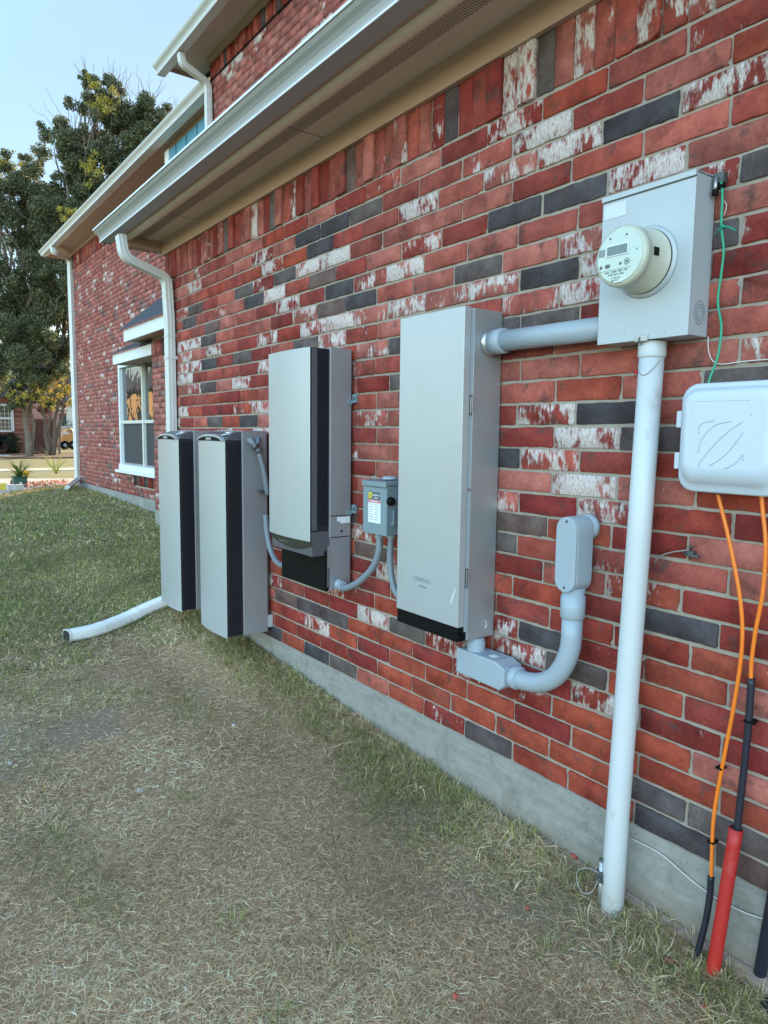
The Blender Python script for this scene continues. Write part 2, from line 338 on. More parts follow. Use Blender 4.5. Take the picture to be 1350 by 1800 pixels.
# ------------------------------------------------------------------ ground heights and colours
def zg(x, y):
    x = np.asarray(x, float); y = np.asarray(y, float)
    t = np.clip((-x - 0.8) / 14.0, 0, 1); z = -0.268 + 0.30 * t
    near = 0.030 + 0.085 * np.clip((-x - 1.9) / 2.2, 0, 1)
    z = z + near * np.exp(-(np.minimum(y, 0) / (0.10 + 0.25 * np.clip((-x - 1.5) / 3, 0, 1))) ** 2) * np.clip((x + 9) / 3, 0, 1)
    z = z + 0.012 * np.sin(x * 2.3 + y) * np.cos(y * 1.9 - x * 0.6)
    far = np.clip((-x - 17.2) / 1.5, 0, 1); z = z - 0.13 * far
    return z
def PG(px, py, h=0.0):
    """ground point seen at a pixel, h above the lawn"""
    z = -0.25
    for _ in range(25): p = PZ(px, py, z); z = .5 * z + .5 * (float(zg(p.x, p.y)) + h)
    return p
def vnoise(x, y, s, seed=0):
    x = x * s + seed * 17.3; y = y * s - seed * 9.1; xi = np.floor(x).astype(int); yi = np.floor(y).astype(int); fx = x - xi; fy = y - yi
    def h(a, b):
        q = np.sin(a * 127.1 + b * 311.7 + seed * 74.7) * 43758.5453; return q - np.floor(q)
    fx = fx * fx * (3 - 2 * fx); fy = fy * fy * (3 - 2 * fy)
    return (h(xi, yi) * (1 - fx) + h(xi + 1, yi) * fx) * (1 - fy) + (h(xi, yi + 1) * (1 - fx) + h(xi + 1, yi + 1) * fx) * fy
def greenness(x, y):
    """0 dormant straw, 1 green lawn"""
    n = vnoise(x, y, 1.6, 1) * 0.5 + vnoise(x, y, 4.5, 2) * 0.3 + vnoise(x, y, 11, 3) * 0.2
    far = np.clip((-x - 3.7 - 0.5 * (y + 1.2) * (y < 0) + (n - .5) * 1.8) / 0.9, 0, 1)
    strip = np.clip(0.72 - np.abs(y + 0.12) / 0.24 + (n - 0.5) * 2.6, 0, .8) * (x > -4.6)
    patch = np.clip((vnoise(x, y, 2.6, 5) - 0.70) * 2.4, 0, 0.30)
    return np.clip(np.maximum(np.maximum(far * (0.62 + 0.5 * n), strip * 0.85), patch), 0, 1), n
def dirtness(x, y):
    return np.clip((vnoise(x, y, 1.3, 8) * 0.6 + vnoise(x, y, 5, 9) * 0.4 - 0.58) * 5, 0, 1)

# ------------------------------------------------------------------ brick walls
REDS = [(0.37, 0.080, 0.056), (0.42, 0.112, 0.082), (0.28, 0.047, 0.038), (0.40, 0.125, 0.095), (0.44, 0.142, 0.108), (0.31, 0.060, 0.046), (0.33, 0.082, 0.062)]
ORNG = [(0.35, 0.062, 0.036), (0.30, 0.048, 0.032), (0.37, 0.076, 0.045), (0.28, 0.042, 0.032), (0.26, 0.036, 0.032)]
DARK = [(0.085, 0.074, 0.080), (0.115, 0.092, 0.092), (0.070, 0.062, 0.068), (0.14, 0.11, 0.10), (0.16, 0.105, 0.09)]
def brick_colour(kind, z):
    if kind is None:
        q = random.random(); kind = 'W' if q < 0.10 else 'D' if q < 0.18 else 'P' if q < 0.26 else 'R'
    if kind == 'D': return random.choice(DARK), random.uniform(0.0, 0.12)
    if kind == 'O': return (0.40, 0.076, 0.042), 0.05
    base = random.choice(ORNG if random.random() < np.clip(1.0 - z * 0.60, 0.08, 0.75) else REDS)
    k = random.uniform(0.85, 1.15); base = tuple(c * k for c in base)
    if kind == 'W': return base, random.choice([random.uniform(0.60, 0.78), random.uniform(0.74, 0.90)])
    if kind == 'P': return base, random.uniform(0.46, 0.62)
    return base, random.choice([0.0, 0.1, 0.2, 0.28, 0.36])
NR = 32
def brick_verts(x0, x1, z0, z1, y, det):
    """outline with worn corners; three rings: chamfered face, edge, back"""
    w, h = x1 - x0, z1 - z0; c = min(random.uniform(0.0012, 0.0045), w / 4, h / 4); pts = []
    ax, az = random.uniform(-.0012, .0012), random.uniform(-.0012, .0012); j = random.choice([.0007, .0011, .0018])
    lg, sh = (10, 4) if w > h else (4, 10)
    def side(ax_, az_, bx, bz, n):
        for i in range(n): t = i / (n - 1); pts.append((ax_ + (bx - ax_) * t, az_ + (bz - az_) * t))
    side(x0 + c, z0 + ax, x1 - c, z0 - ax, lg + 1); side(x1 + az, z0 + c, x1 - az, z1 - c, sh + 1); side(x1 - c, z1 + az, x0 + c, z1 - az, lg + 1); side(x0 - ax, z1 - c, x0 + ax, z0 + c, sh + 1)
    pts = [(a + random.uniform(-j, j), b + random.uniform(-j, j)) for a, b in pts]
    if random.random() < .22:      # a chipped corner
        k = random.choice([0, lg, lg + 1, lg + sh + 1]); d = random.uniform(.003, .008); cx, cz = (x0 + x1) / 2, (z0 + z1) / 2
        a, b = pts[k]; pts[k] = (a + (d if a < cx else -d), b + (d * .7 if b < cz else -d * .7))
    pts = pts[:NR]
    cx, cz = (x0 + x1) / 2, (z0 + z1) / 2; ins = random.uniform(.0016, .0032)
    t1, t2 = random.uniform(-.016, .016), random.uniform(-.008, .008)
    f = lambda a, b: y + (b - cz) * t1 + (a - cx) * t2
    sg = lambda q: (q > 0) - (q < 0)
    fr = [(a - sg(a - cx) * min(ins, abs(a - cx)), f(a, b), b - sg(b - cz) * min(ins, abs(b - cz))) for a, b in pts]
    ed = [(a, f(a, b) + 0.0026, b) for a, b in pts]; bk = [(a, y + 0.016, b) for a, b in pts]
    return fr + ed + bk
BF = [tuple(range(NR))] + [(i, NR + i, NR + (i + 1) % NR, (i + 1) % NR) for i in range(NR)] + [(NR + i, 2 * NR + i, 2 * NR + (i + 1) % NR, NR + (i + 1) % NR) for i in range(NR)]
PITCH = 0.0757; BL = 0.254; PH = (-1.454, -1.311)
PHR = [.01, .67, .03, .69, .01, .55, .04, .60, .91, .45, .97, .50, .98, .55, .98, .56, .89, .55, .93, .50, .90, .56, .86, .53, .81, .22, .68, .12, .66, .17]
RP = [-1.454 + p * BL for p in PHR]
marks = {}
def mark(ox, oy, s, items):
    for kind, pts in items.items():
        for x, y in pts:
            p = PY(ox + x / s, oy + y / s, 0.0); r = math.floor(p.z / PITCH)
            if p.z > 30 * PITCH: marks[('s', math.floor((p.x + 10) / 0.0762))] = kind
            else: marks[(r, math.floor((p.x - RP[max(r, 0)]) / BL))] = kind
mark(860, 0, 2.755, {'W': [(150, 590), (260, 640), (130, 820), (380, 700), (1130, 440), (770, 820), (130, 400), (200, 400), (480, 230), (790, 100), (1020, 40)], 'P': [(1080, 170), (890, 60), (1170, 870), (50, 740)], 'D': [(740, 570), (420, 930), (120, 1040)],
    'R': [(700, 300), (400, 500), (570, 740), (900, 370), (580, 500), (960, 650), (1250, 240), (1200, 700), (1280, 960), (270, 870)]})
mark(860, 400, 2.755, {'W': [(200, 125), (440, 80), (480, 190), (100, 280), (200, 360), (440, 310), (460, 1030), (290, 1130), (1330, 580)], 'P': [(280, 910)], 'D': [(40, 200), (290, 225), (320, 430), (120, 460), (570, 905), (680, 1030), (860, 1030), (100, 1130)],
    'R': [(180, 620), (300, 680), (600, 660), (190, 820), (500, 790), (700, 790), (180, 1030), (950, 620), (1200, 320), (1250, 180), (1200, 600), (1250, 450), (900, 900), (560, 1130), (70, 30), (300, 30)]})
mark(860, 780, 2.755, {'W': [(290, 90), (460, 210), (90, 290), (560, 330), (80, 880), (160, 1000)], 'P': [(590, 580), (890, 760), (540, 1040), (640, 690)], 'D': [(100, 80), (220, 405), (80, 490), (240, 930), (480, 1110), (950, 900), (310, 640)],
    'R': [(170, 200), (280, 300), (220, 510), (170, 610), (240, 720), (60, 690), (170, 810), (550, 690), (550, 800), (540, 900), (900, 100), (900, 240), (1100, 300), (980, 380), (1250, 400), (850, 490), (1150, 540), (950, 650), (1150, 800), (850, 1010), (1150, 1050), (1280, 990), (580, 450)]})
mark(860, 1180, 2.755, {'W': [(500, 140)], 'P': [(220, 160)], 'D': [(500, 50), (50, 360), (830, 600), (850, 720), (1000, 700), (1280, 1000), (1000, 850)],
    'O': [(480, 230), (450, 330), (440, 440), (200, 330), (820, 380), (1050, 450), (850, 150), (60, 160)], 'R': [(240, 450), (480, 560), (950, 90), (900, 270), (900, 500), (1250, 700), (1280, 560), (1290, 200)]})
mark(560, 80, 3.214, {'W': [(1110, 440), (1250, 500), (1080, 700), (1300, 620), (560, 930), (600, 1120), (1110, 270), (1200, 250)], 'P': [(950, 630), (500, 540), (330, 820)], 'D': [(120, 1000), (280, 930), (1100, 960), (1310, 880), (40, 1110), (740, 420), (160, 700)],
    'R': [(820, 580), (560, 700), (700, 720), (460, 800), (1200, 760), (800, 820), (960, 860), (700, 980), (370, 980), (480, 1060), (260, 1130), (820, 1050), (880, 1100), (1240, 1030)]})
mark(560, 400, 3.214, {'W': [(1230, 160), (570, 120), (310, 300), (500, 240), (990, 350), (730, 400), (500, 460), (1200, 430), (120, 560), (90, 640), (360, 1090), (1220, 1070)], 'P': [(100, 180), (280, 700), (290, 810), (240, 900), (250, 620), (300, 510)], 'D': [(50, 100), (40, 290), (130, 370), (80, 470), (250, 420), (930, 240), (1240, 290), (430, 690), (1100, 545), (1290, 530)],
    'R': [(280, 130), (180, 250), (370, 190), (430, 370), (660, 310), (700, 180), (1000, 120), (390, 800), (350, 900), (250, 1000), (390, 990), (400, 590), (1230, 120)]})
mark(280, 300, 3.75, {'W': [(260, 760), (720, 570), (750, 640), (700, 740), (750, 820), (990, 640), (1170, 590), (860, 890), (970, 970), (1020, 1060), (1190, 1010), (1160, 1130), (180, 945), (150, 1160), (375, 1190), (640, 390), (885, 250)], 'P': [(280, 660), (390, 945)], 'D': [(850, 690), (1070, 720), (1000, 420), (1180, 340), (1320, 290), (1110, 480), (620, 870), (250, 910), (200, 1010), (340, 1120), (1150, 940), (1290, 890), (580, 790)], 'O': [(890, 580)],
    'R': [(450, 590), (600, 510), (750, 450), (900, 380), (1070, 290), (1250, 220), (400, 680), (560, 610), (500, 710), (620, 690), (350, 870), (460, 840), (500, 900), (900, 770), (1030, 840), (1240, 670), (700, 930), (300, 970), (450, 1020), (590, 970), (700, 1050), (820, 1000)]})
mark(280, 560, 6.136, {'W': [(260, 310), (600, 370), (270, 550), (410, 530), (300, 660), (400, 770), (900, 720), (1110, 540), (260, 1010)], 'P': [(290, 430), (880, 1000)], 'D': [(560, 240), (550, 750), (570, 500), (1000, 1130), (960, 430)], 'O': [(410, 1010), (760, 1130)],
    'R': [(270, 220), (450, 140), (740, 210), (430, 410), (760, 340), (980, 280), (730, 470), (450, 630), (610, 610), (790, 600), (980, 570), (720, 740), (400, 890), (610, 880), (790, 860), (970, 850), (570, 1010), (740, 1000), (310, 1130), (460, 1130)]})
mark(440, 920, 3.214, {'W': [(690, 530), (1060, 680), (150, 320), (370, 570), (1160, 810)], 'P': [(240, 530), (1090, 1090), (1010, 1060)], 'D': [(890, 620), (220, 430), (350, 740), (510, 800), (330, 480), (480, 530), (140, 620), (1270, 1150)],
    'O': [(630, 590), (850, 650), (600, 690), (800, 850), (1080, 890), (1200, 1030), (760, 440), (400, 420)], 'R': [(650, 780), (680, 890), (870, 1000), (870, 780), (230, 660), (450, 690), (300, 620), (560, 470), (620, 380), (330, 400), (1000, 750)]})
def real_bricks(name, rects, parent, far=False, mats=None):
    V, C, Rn = [], [], []
    for (x0, x1, z0, z1, y, kind) in rects:
        V.append(brick_verts(x0, x1, z0, z1, y, True)); c, a = brick_colour(kind, z0); C.append((*c, a)); Rn.append(random.random())
    return mesh_np(name, V, 3 * NR, BF, [M['brick']], C, parent, rnd=Rn)
def running(x0, x1, n0, n1, pitch, L, ph, y, zb=0.0, marked=False, rand=0.0018):
    out = []
    for r in range(n0, n1):
        p = ph[r % len(ph)]; k0 = math.floor((x0 - p) / L); k1 = math.ceil((x1 - p) / L); wob = random.uniform(-.0012, .0012)
        for k in range(k0, k1):
            a, b = max(p + k * L, x0), min(p + (k + 1) * L, x1)
            if b - a < 0.03: continue
            jl, jr = random.uniform(.0035, .0065), random.uniform(.0035, .0065)
            z0 = zb + r * pitch + random.uniform(.0035, .006) + wob; z1 = zb + (r + 1) * pitch - random.uniform(.0035, .006) + wob
            out.append((a + jl, b - jr, z0, z1, y + random.uniform(-rand, rand), marks.get((r, k)) if marked else None))
    return out
house = thing('brick_house', (-6, 1.3, 0), 'red brick house with smeared white bricks, pale gutters and utility gear along its side wall', 'house')
XA0 = -5.27; XA1 = 2.2
rects = running(XA0, XA1, 0, 30, PITCH, BL, RP, 0.0, marked=True)
wallA = MB().box(XA0, XA1, 0.0062, 0.20, 0.0, 2.56).build('utility_wall', M['mortar'], house)
real_bricks('brickwork', rects, wallA)
# soldier course with some bricks standing proud
rects = []
for k in range(int((XA1 - XA0) / 0.0762)):
    a = (math.floor((XA0 + 10) / .0762) + k) * .0762 - 10
    if a + .0762 > XA1: break
    idx = math.floor((a + .03 + 10) / .0762)
    proud = 0.012 if random.random() < 0.3 else random.uniform(-.001, .003)
    kd = marks.get(('s', idx)); kd = kd if kd else random.choice(['R', 'R', 'R', 'R', 'P', 'R', 'R', 'D', 'R'])
    gap = random.choice([.0015, .0045, .007])
    rects.append((max(a + .0015, XA0 + .002), a + .0762 - gap, 30 * PITCH + random.uniform(.003, .008), 2.50, -proud, kd))
real_bricks('soldier_course', rects, wallA)
# left return of the utility wall (faces away) and its corner edge
retA = MB().box(XA0 + 0.0, XA0 + 0.10, 0.20, 1.32, 0.0, 2.56).build('return_wall', M['mortar'], house)
def far_bricks(name, x0, x1, zb, n, y, parent, holes=(), L=BL, soldiers=None):
    V, C, Rn = [], [], []
    for (a, b, z0, z1, yy, kd) in running(x0, x1, 0, n, PITCH, L, (0.0, L / 2), y, zb):
        if any(a < h[1] and b > h[0] and z0 < h[3] and z1 > h[2] for h in holes):
            for h in holes:
                if a < h[0] < b and z0 < h[3] and z1 > h[2]: b = h[0] - .004
                elif a < h[1] < b and z0 < h[3] and z1 > h[2]: a = h[1] + .004
            if b - a < .02 or any(a < h[1] and b > h[0] and z0 < h[3] and z1 > h[2] for h in holes): continue
        V.append([(a, yy, z0), (b, yy, z0), (b, yy, z1), (a, yy, z1), (a, yy + .02, z0), (b, yy + .02, z0), (b, yy + .02, z1), (a, yy + .02, z1)])
        c, al = brick_colour(None, z0); c = tuple(.62 * q + .38 * w_ for q, w_ in zip(c, (.52, .24, .20))); C.append((*c, al * .9)); Rn.append(random.random())  # far bricks lifted towards pink, standing in for open sky light
    for (sx0, sx1, sz0, sz1) in (soldiers or ()):
        k = 0
        while sx0 + (k + 1) * .0762 <= sx1 + .01:
            a = sx0 + k * .0762 + .004; b = sx0 + (k + 1) * .0762 - .004; yy = y - random.choice([0.004, 0.004, 0.016]); k += 1
            V.append([(a, yy, sz0), (b, yy, sz0), (b, yy, sz1), (a, yy, sz1), (a, yy + .03, sz0), (b, yy + .03, sz0), (b, yy + .03, sz1), (a, yy + .03, sz1)])
            c, al = brick_colour(random.choice(['R', 'R', 'R', 'P', 'D']), sz0); C.append((*c, al)); Rn.append(random.random())
    return mesh_np(name, V, 8, [(0, 1, 2, 3), (0, 4, 5, 1), (3, 2, 6, 7), (1, 5, 6, 2), (0, 3, 7, 4)], [M['brick_far']], C, parent, rnd=Rn)
YB = 1.7; XB0 = -16.0; ZB = 0.13
win = (-12.5, -10.25, 0.52, 2.30); win2 = (-9.33, -7.5, 3.2, 5.02)
wallB = MB().box(XB0, 6, YB + .012, YB + .25, ZB, 5.35).build('garden_wall', M['mortar_far'], house)
far_bricks('brickwork', XB0, -7.0, ZB, 57, YB, wallB, holes=[win, (-11.9, -10.25, .30, .52), win2, (XB0, -7, 4.515, 5.4)], soldiers=[(XB0, -7.0, 4.45, 4.76), (-11.9, -10.25, .31, .50)])
YC = 1.3
wallC = MB().box(-7.52, 6, YC + .012, YB + .011, 2.45, 5.3).build('upper_wall', M['mortar_far'], house)
far_bricks('brickwork', -7.52, 2.0, 2.9, 26, YC, wallC, soldiers=[(-7.52, 2.0, 4.87, 5.08)])
wallD = MB().box(-9.65, XA0 + .1, YC + .012, YB + .011, ZB, 2.45).build('lower_wall', M['mortar_far'], house)
far_bricks('brickwork', -9.65, XA0, ZB, 27, YC, wallD, soldiers=[(-9.65, XA0, 2.18, 2.38)])
# hidden bulk of the house (rear and end walls) that throws the shade
bulk = MB().box(XB0, XB0 + .2, YB + .25, 12, ZB, 4.85).box(XB0, 7, 12, 12.2, ZB, 5.3).box(6, 6.2, YB, 12, ZB, 5.3).box(2.2, 6.2, .2, YB, -.3, 5.2).build('rear_walls', M['mortar_far'], house)
# foundation
fnd = MB().box(XA0 - .01, XA1, 0.004, 0.3, -0.6, 0.0).box(XB0 - .01, -9.6, YB - .004, YB + .3, -0.5, ZB - .001).box(-9.65, XA0 - .02, YC - .004, YC + .3, -.5, ZB - .001).build('foundation', M['concrete'], house)
n = 60; top = []
led = MB()
LT = -.228
xs = [-1.95 + i * (XA1 + 1.95) / n for i in range(n + 1)]
rings = [[(x, .0, -.40), (x, -.026 - .006 * vnoise(x * 9., 0., 1, 4), -.40), (x, -.026 - .006 * vnoise(x * 9., 0., 1, 4), LT - .006 * math.sin(x * 5)), (x, .0, LT + .008 - .006 * math.sin(x * 5))] for x in xs]
led.loft([[(a, b + 0, c) for a, b, c in r] for r in rings]).build('footing_lip', simple('footing_lip', (0.33, 0.23, 0.19), 0.95, 0, 0.35, 14, 50, 0.9, 0.006, dirt=((0.16, 0.15, 0.12), 12, 0.5, 0.7)), fnd)

# ---- eaves of the low roof
XE0, XE1 = -5.44, 2.4
MB().box(XA0 - .02, XE1, -0.024, 0.0, 2.46, 2.562).build('frieze_board', M['tan'], house, 0.002)
MB().box(XA0 - .115, XA0 - .02, -0.30, 0.012, 2.495, 2.56).build('end_board', M['tan'], house, 0.002)
sof = MB().box(XE0 + .06, XE1, -0.222, 0.2, 2.562, 2.572).build('soffit', M['soffit'], house)
V = []
hx = -5.3
sp = 0.0115
cols = int((2.2 + 5.3) / sp)
for i in range(cols):
    for r in range(8):
        x = hx + i * sp; y = -.202 + r * 0.0085 + (0.004 if i % 2 else 0); q = .0027
        V.append([(x - q, y - q, 2.5612), (x + q, y - q, 2.5612), (x + q, y + q, 2.5612), (x - q, y + q, 2.5612)])
mesh_np('vent_perforations', V, 4, [(0, 3, 2, 1)], [M['hole']], None, sof)
for x in [-4.6, -3.0, -1.4, .2]: MB().box(x, x + .003, -.222, 0, 2.5605, 2.5618).build('panel_seam', M['hole'], sof)
trimp = [(-.222, 2.5625), (-.228, 2.548), (-.240, 2.538), (-.256, 2.533), (-.272, 2.533), (-.286, 2.538), (-.292, 2.546), (-.292, 2.64), (-.222, 2.64)]
MB().prism_x(trimp, XE0 + .05, XE1).build('fascia_board', M['cream'], house)
def gutter(name, x0, x1, yb, zb, parent, k=1.0, mat=None):
    """K-style gutter: yb,zb = lower front bead"""
    o = [(.082, .0), (.082, .012), (.004, .005), (-.003, .012), (-.006, .030), (-.012, .046), (-.024, .060), (-.036, .070), (-.045, .078), (-.047, .084), (-.040, .086), (-.038, .080), (-.028, .074)]
    prof = [(yb + .082 * k, zb + .004), (yb + .012 * k, zb + .004), (yb + .010 * k, zb), (yb, zb), (yb - .001, zb + .006), (yb + .001, zb + .012), (yb - .001, zb + .022 * k), (yb - .007 * k, zb + .036 * k), (yb - .018 * k, zb + .048 * k),
            (yb - .032 * k, zb + .058 * k), (yb - .040 * k, zb + .068 * k), (yb - .042 * k, zb + .074 * k), (yb - .044 * k, zb + .075 * k), (yb - .044 * k, zb + .082 * k), (yb - .030 * k, zb + .082 * k), (yb - .030 * k, zb + .074 * k), (yb + .0 * k, zb + .050 * k), (yb + .012 * k, zb + .014 * k), (yb + .076 * k, zb + .010), (yb + .076 * k, zb + .09 * k), (yb + .082 * k, zb + .09 * k)]
    g = MB().prism_x(prof, x0, x1)
    cap = [(yb + .082 * k, zb), (yb, zb), (yb - .001, zb + .022 * k), (yb - .007 * k, zb + .036 * k), (yb - .032 * k, zb + .058 * k), (yb - .044 * k, zb + .075 * k), (yb - .044 * k, zb + .083 * k), (yb + .082 * k, zb + .09 * k)]
    o = g.build(name, mat or M['gutter'], parent); MB().prism_x(cap, x0 - .004, x0 - .0002).build('end_cap', mat or M['gutter'], o); return o
gA = gutter('gutter', XE0 - .03, XE1, -.407, 2.53, house, 1.0)
bead = MB().box(XE0 - .03, XE1, -.4115, -.4075, 2.527, 2.5355).box(XE0 - .03, XE1, -.456, -.4515, 2.602, 2.613).build('rolled_edge', M['whitetrim'], gA)
MB().box(XE0 + .04, XE1, -.33, -.294, 2.545, 2.60).build('sub_fascia', M['tan'], house)
# roofs
def roof_quad(name, pts, mat, parent, th=0.03):
    pts = [Vector(p) for p in pts]; nrm = (pts[1] - pts[0]).cross(pts[2] - pts[0]).normalized()
    if nrm.z < 0: nrm = -nrm
    m = MB(); m.loft([[p for p in pts], [p + nrm * th for p in pts]]); return m.build(name, mat, parent)
roof_quad('low_roof', [(XE0, -.36, 2.62), (XE1 + 4, -.36, 2.62), (XE1 + 4, 1.31, 3.13), (XE0, 1.31, 3.13)], M['shingle'], house)
MB().add([(XE0 + .02, -.29, 2.60), (XE0 + .02, 1.3, 2.60), (XE0 + .02, 1.3, 3.10), (XE0 + .045, -.29, 2.60), (XE0 + .045, 1.3, 2.60), (XE0 + .045, 1.3, 3.10)], [(0, 1, 2), (3, 5, 4), (0, 3, 4, 1), (1, 4, 5, 2), (0, 2, 5, 3)]).build('rake_board', M['tan'], house)

# upper eaves: far (B) and near (C)
def eave(x0, x1, ywall, zfr, yg, zgut, parent, xw0, rise=2.6, yr=6.5):
    MB().box(xw0 - .02, x1, ywall - .03, ywall + .011, zfr, zfr + .09).build('frieze_board', M['tan'], parent)
    MB().box(x0 + .04, x1, yg + .13, ywall + .1, zfr + .09, zfr + .105).build('soffit', M['tan'] if yg > 1.1 else M['soffit'], parent)  # far soffit coloured tan for the warm bounce light on it
    MB().box(x0 + .03, x0 + .05, yg + .13, 9, zfr + .05, zfr + .2).build('end_board', M['tan'], parent)
    zt = zfr + .09
    MB().prism_x([(yg + .088, zt + .16), (yg + .088, zt - .012), (yg + .10, zt - .024), (yg + .12, zt - .024), (yg + .132, zt - .012), (yg + .132, zt + .16)], x0 + .03, x1).build('fascia_board', M['cream'], parent)
    g = gutter('gutter', x0, x1, yg, zgut, parent, 1.1, M['whitealu'])
    return g
eave(-16.35, -7.53, YB, 4.715, 1.235, 4.765, house, XB0)
eave(-8.02, 6.2, YC, 5.03, .90, 5.02, house, -7.52)
def hip(x0, x1, y0, y1, z0, rise, name):
    d = (y1 - y0) / 2; m = MB()
    vs = [(x0, y0, z0), (x1, y0, z0), (x1, y1, z0), (x0, y1, z0), (x0 + d, y0 + d, z0 + rise), (x1 - d, y0 + d, z0 + rise)]
    return m.add(vs, [(0, 1, 5, 4), (1, 2, 5), (2, 3, 4, 5), (3, 0, 4), (0, 3, 2, 1)]).build(name, M['shingle'], house)
hip(-16.3, 6.6, 1.28, 12.4, 4.87, 2.2, 'far_roof'); hip(-7.98, 6.9, .96, 12.6, 5.14, 2.4, 'near_roof')

# windows on the far wall
def window(x0, x1, z0, z1, y, mull, rail, nm='window'):
    f = MB(); t = .07
    f.box(x0, x0 + t, y - .06, y + .05, z0, z1).box(x1 - t, x1, y - .06, y + .05, z0, z1).box(x0 + t, x1 - t, y - .06, y + .05, z1 - t, z1)
    f.box(x0, x1, y - .085, y + .05, z0 - .02, z0 + .10)
    w = f.build(nm, M['whitetrim'], house, .004)
    fr = MB()
    for m in mull: fr.box(m - .03, m + .03, y - .05, y + .03, z0 + .1, z1 - t)
    e = [x0 + t] + [q for m in mull for q in (m - .03, m + .03)] + [x1 - t]
    for i in range(0, len(e), 2): fr.box(e[i], e[i + 1], y - .04, y + .01, rail - .025, rail + .025)
    fr.build('frame', M['beigetrim'], w, .003)
    for i in range(0, len(e), 2):
        MB().box(e[i], e[i + 1], y + .0, y + .012, rail + .025, z1 - t).build('pane', M['glass'], w)
        MB().box(e[i], e[i + 1], y - .004, y + .008, z0 + .1, rail - .025).build('insect_screen', M['screen'], w)
        MB().box(e[i], e[i] + .025, y - .01, y + .019, z0 + .1, rail - .026).box(e[i + 1] - .025, e[i + 1], y - .01, y + .019, z0 + .1, rail - .026).box(e[i] + .026, e[i + 1] - .026, y - .01, y + .019, z0 + .1, z0 + .125).build('screen_frame', M['graybody'], w)
    return w
w1 = window(-12.5, -10.25, .54, 2.32, YB, [-11.25], 1.345)
MB().box(-12.54, -10.2, YB - .14, YB - .062, .50, .545).build('sill', M['whitetrim'], w1, .004)
bay = MB().box(-9.33, -7.53, 1.45, YB + .01, 3.2, 4.803).build('window_bay', M['tan'], house)
MB().box(-9.34, -9.20, 1.425, 1.449, 3.2, 4.745).box(-9.20, -7.53, 1.425, 1.449, 4.47, 4.575).build('frame', M['whitetrim'], bay, .002)
MB().box(-9.20, -7.53, 1.436, 1.446, 4.576, 4.735).build('pane', simple('blue_tinted_glass', (0.10, 0.30, 0.42), 0.2, 0, 0.25, 3, 60, 0), bay)  # pane tinted blue
for x in (-8.95, -8.6, -8.25, -7.9): MB().box(x - .006, x + .006, 1.430, 1.4355, 4.576, 4.735).build('muntin', M['screen'], bay)
# little shingled awning roofs
def awning(x0, x1, yf, yw, zb, zt, ztop, hipl):
    a = MB().box(x0, x1, yf, yf + .03, zb, zt).box(x0, x0 + .03, yf + .03, yw + .01, zb, zt).build('awning', M['whitetrim'], house, .002)
    MB().box(x0 + .03, x1, yf + .03, yw + .01, zb + .03, zb + .04).build('awning_soffit', M['tan'], a)
    k = 7; m = MB()
    for i in range(k):
        t0, t1 = i / k, (i + 1.25) / k; t1 = min(t1, 1.02)
        ya, yb_ = yf - .04 + (yw - yf + .04) * t0, yf - .04 + (yw - yf + .04) * t1
        za, zb2 = zt + (ztop - zt) * t0, zt + (ztop - zt) * t1
        xa, xb = x0 - .05 + hipl * t0, x0 - .05 + hipl * t1; th = .013
        m.add([(xa, ya, za + th), (x1, ya, za + th), (x1, yb_, zb2), (xb, yb_, zb2), (xa, ya, za), (x1, ya, za), (x1, yb_, zb2 - .01), (xb, yb_, zb2 - .01)], [(0, 1, 2, 3), (4, 7, 6, 5), (0, 4, 5, 1), (0, 3, 7, 4), (1, 5, 6, 2), (3, 2, 6, 7)])
    m.build('shingles', M['shingle'], a)
    return a
awning(-11.52, -9.66, 1.30, YB, 2.217, 2.368, 2.62, .1)
awning(-10.04, XA0 + .05, 1.05, 1.45, 2.40, 2.555, 2.98, .35)

# downspouts
def rect_prof(wd, dp, n=4):
    pts = []
    w, d = wd / 2, dp / 2
    for i in range(n * 2): x = -w + (i + .5) * wd / (n * 2); pts.append((x, d + (.0025 if i % 2 else 0)))
    pts += [(w, d), (w, d * .33), (w + .0025, 0), (w, -d * .33), (w, -d)]
    for i in range(n * 2): x = w - (i + .5) * wd / (n * 2); pts.append((x, -d))
    pts += [(-w, -d), (-w, -d * .33), (-w - .0025, 0), (-w, d * .33), (-w, d)]
    return pts
def downspout(path, wd, dp, elbows, foot=None):
    p = rect_prof(wd, dp)
    return MB().sweep(path, p, Vector((0, -1, 0)), smooth=False)
def fillet(pts, r=.06, n=6):
    pts = [Vector(p) for p in pts]; out = [pts[0]]
    for i in range(1, len(pts) - 1):
        a, b, c = pts[i - 1], pts[i], pts[i + 1]; rr = min(r, (a - b).length * .45, (c - b).length * .45)
        p0 = b + (a - b).normalized() * rr; p1 = b + (c - b).normalized() * rr
        for k in range(n + 1):
            t = k / n; out.append((1 - t) ** 2 * p0 + 2 * t * (1 - t) * b + t * t * p1)
    out.append(pts[-1]); return out
xd = PY(297, 560, -.045).x
ds = downspout(fillet([PY(212, 414, -.375), PY(218, 452, -.36), (xd - .005, -.055, PY(292, 489, -.055).z), (xd, -.042, 1.95), (xd, -.042, 0.10), (xd + .02, -.13, -.09)], .055), .074, .052, 0).build('downspout', M['whitealu'], house)
for z in (1.86, 1.70): MB().box(xd - .043, xd + .043, -.073, -.004, z, z + .022 if z < 1.8 else z + .006).build('strap', M['whitealu'], ds)
xb = PY(127, 600, YB - .06).x
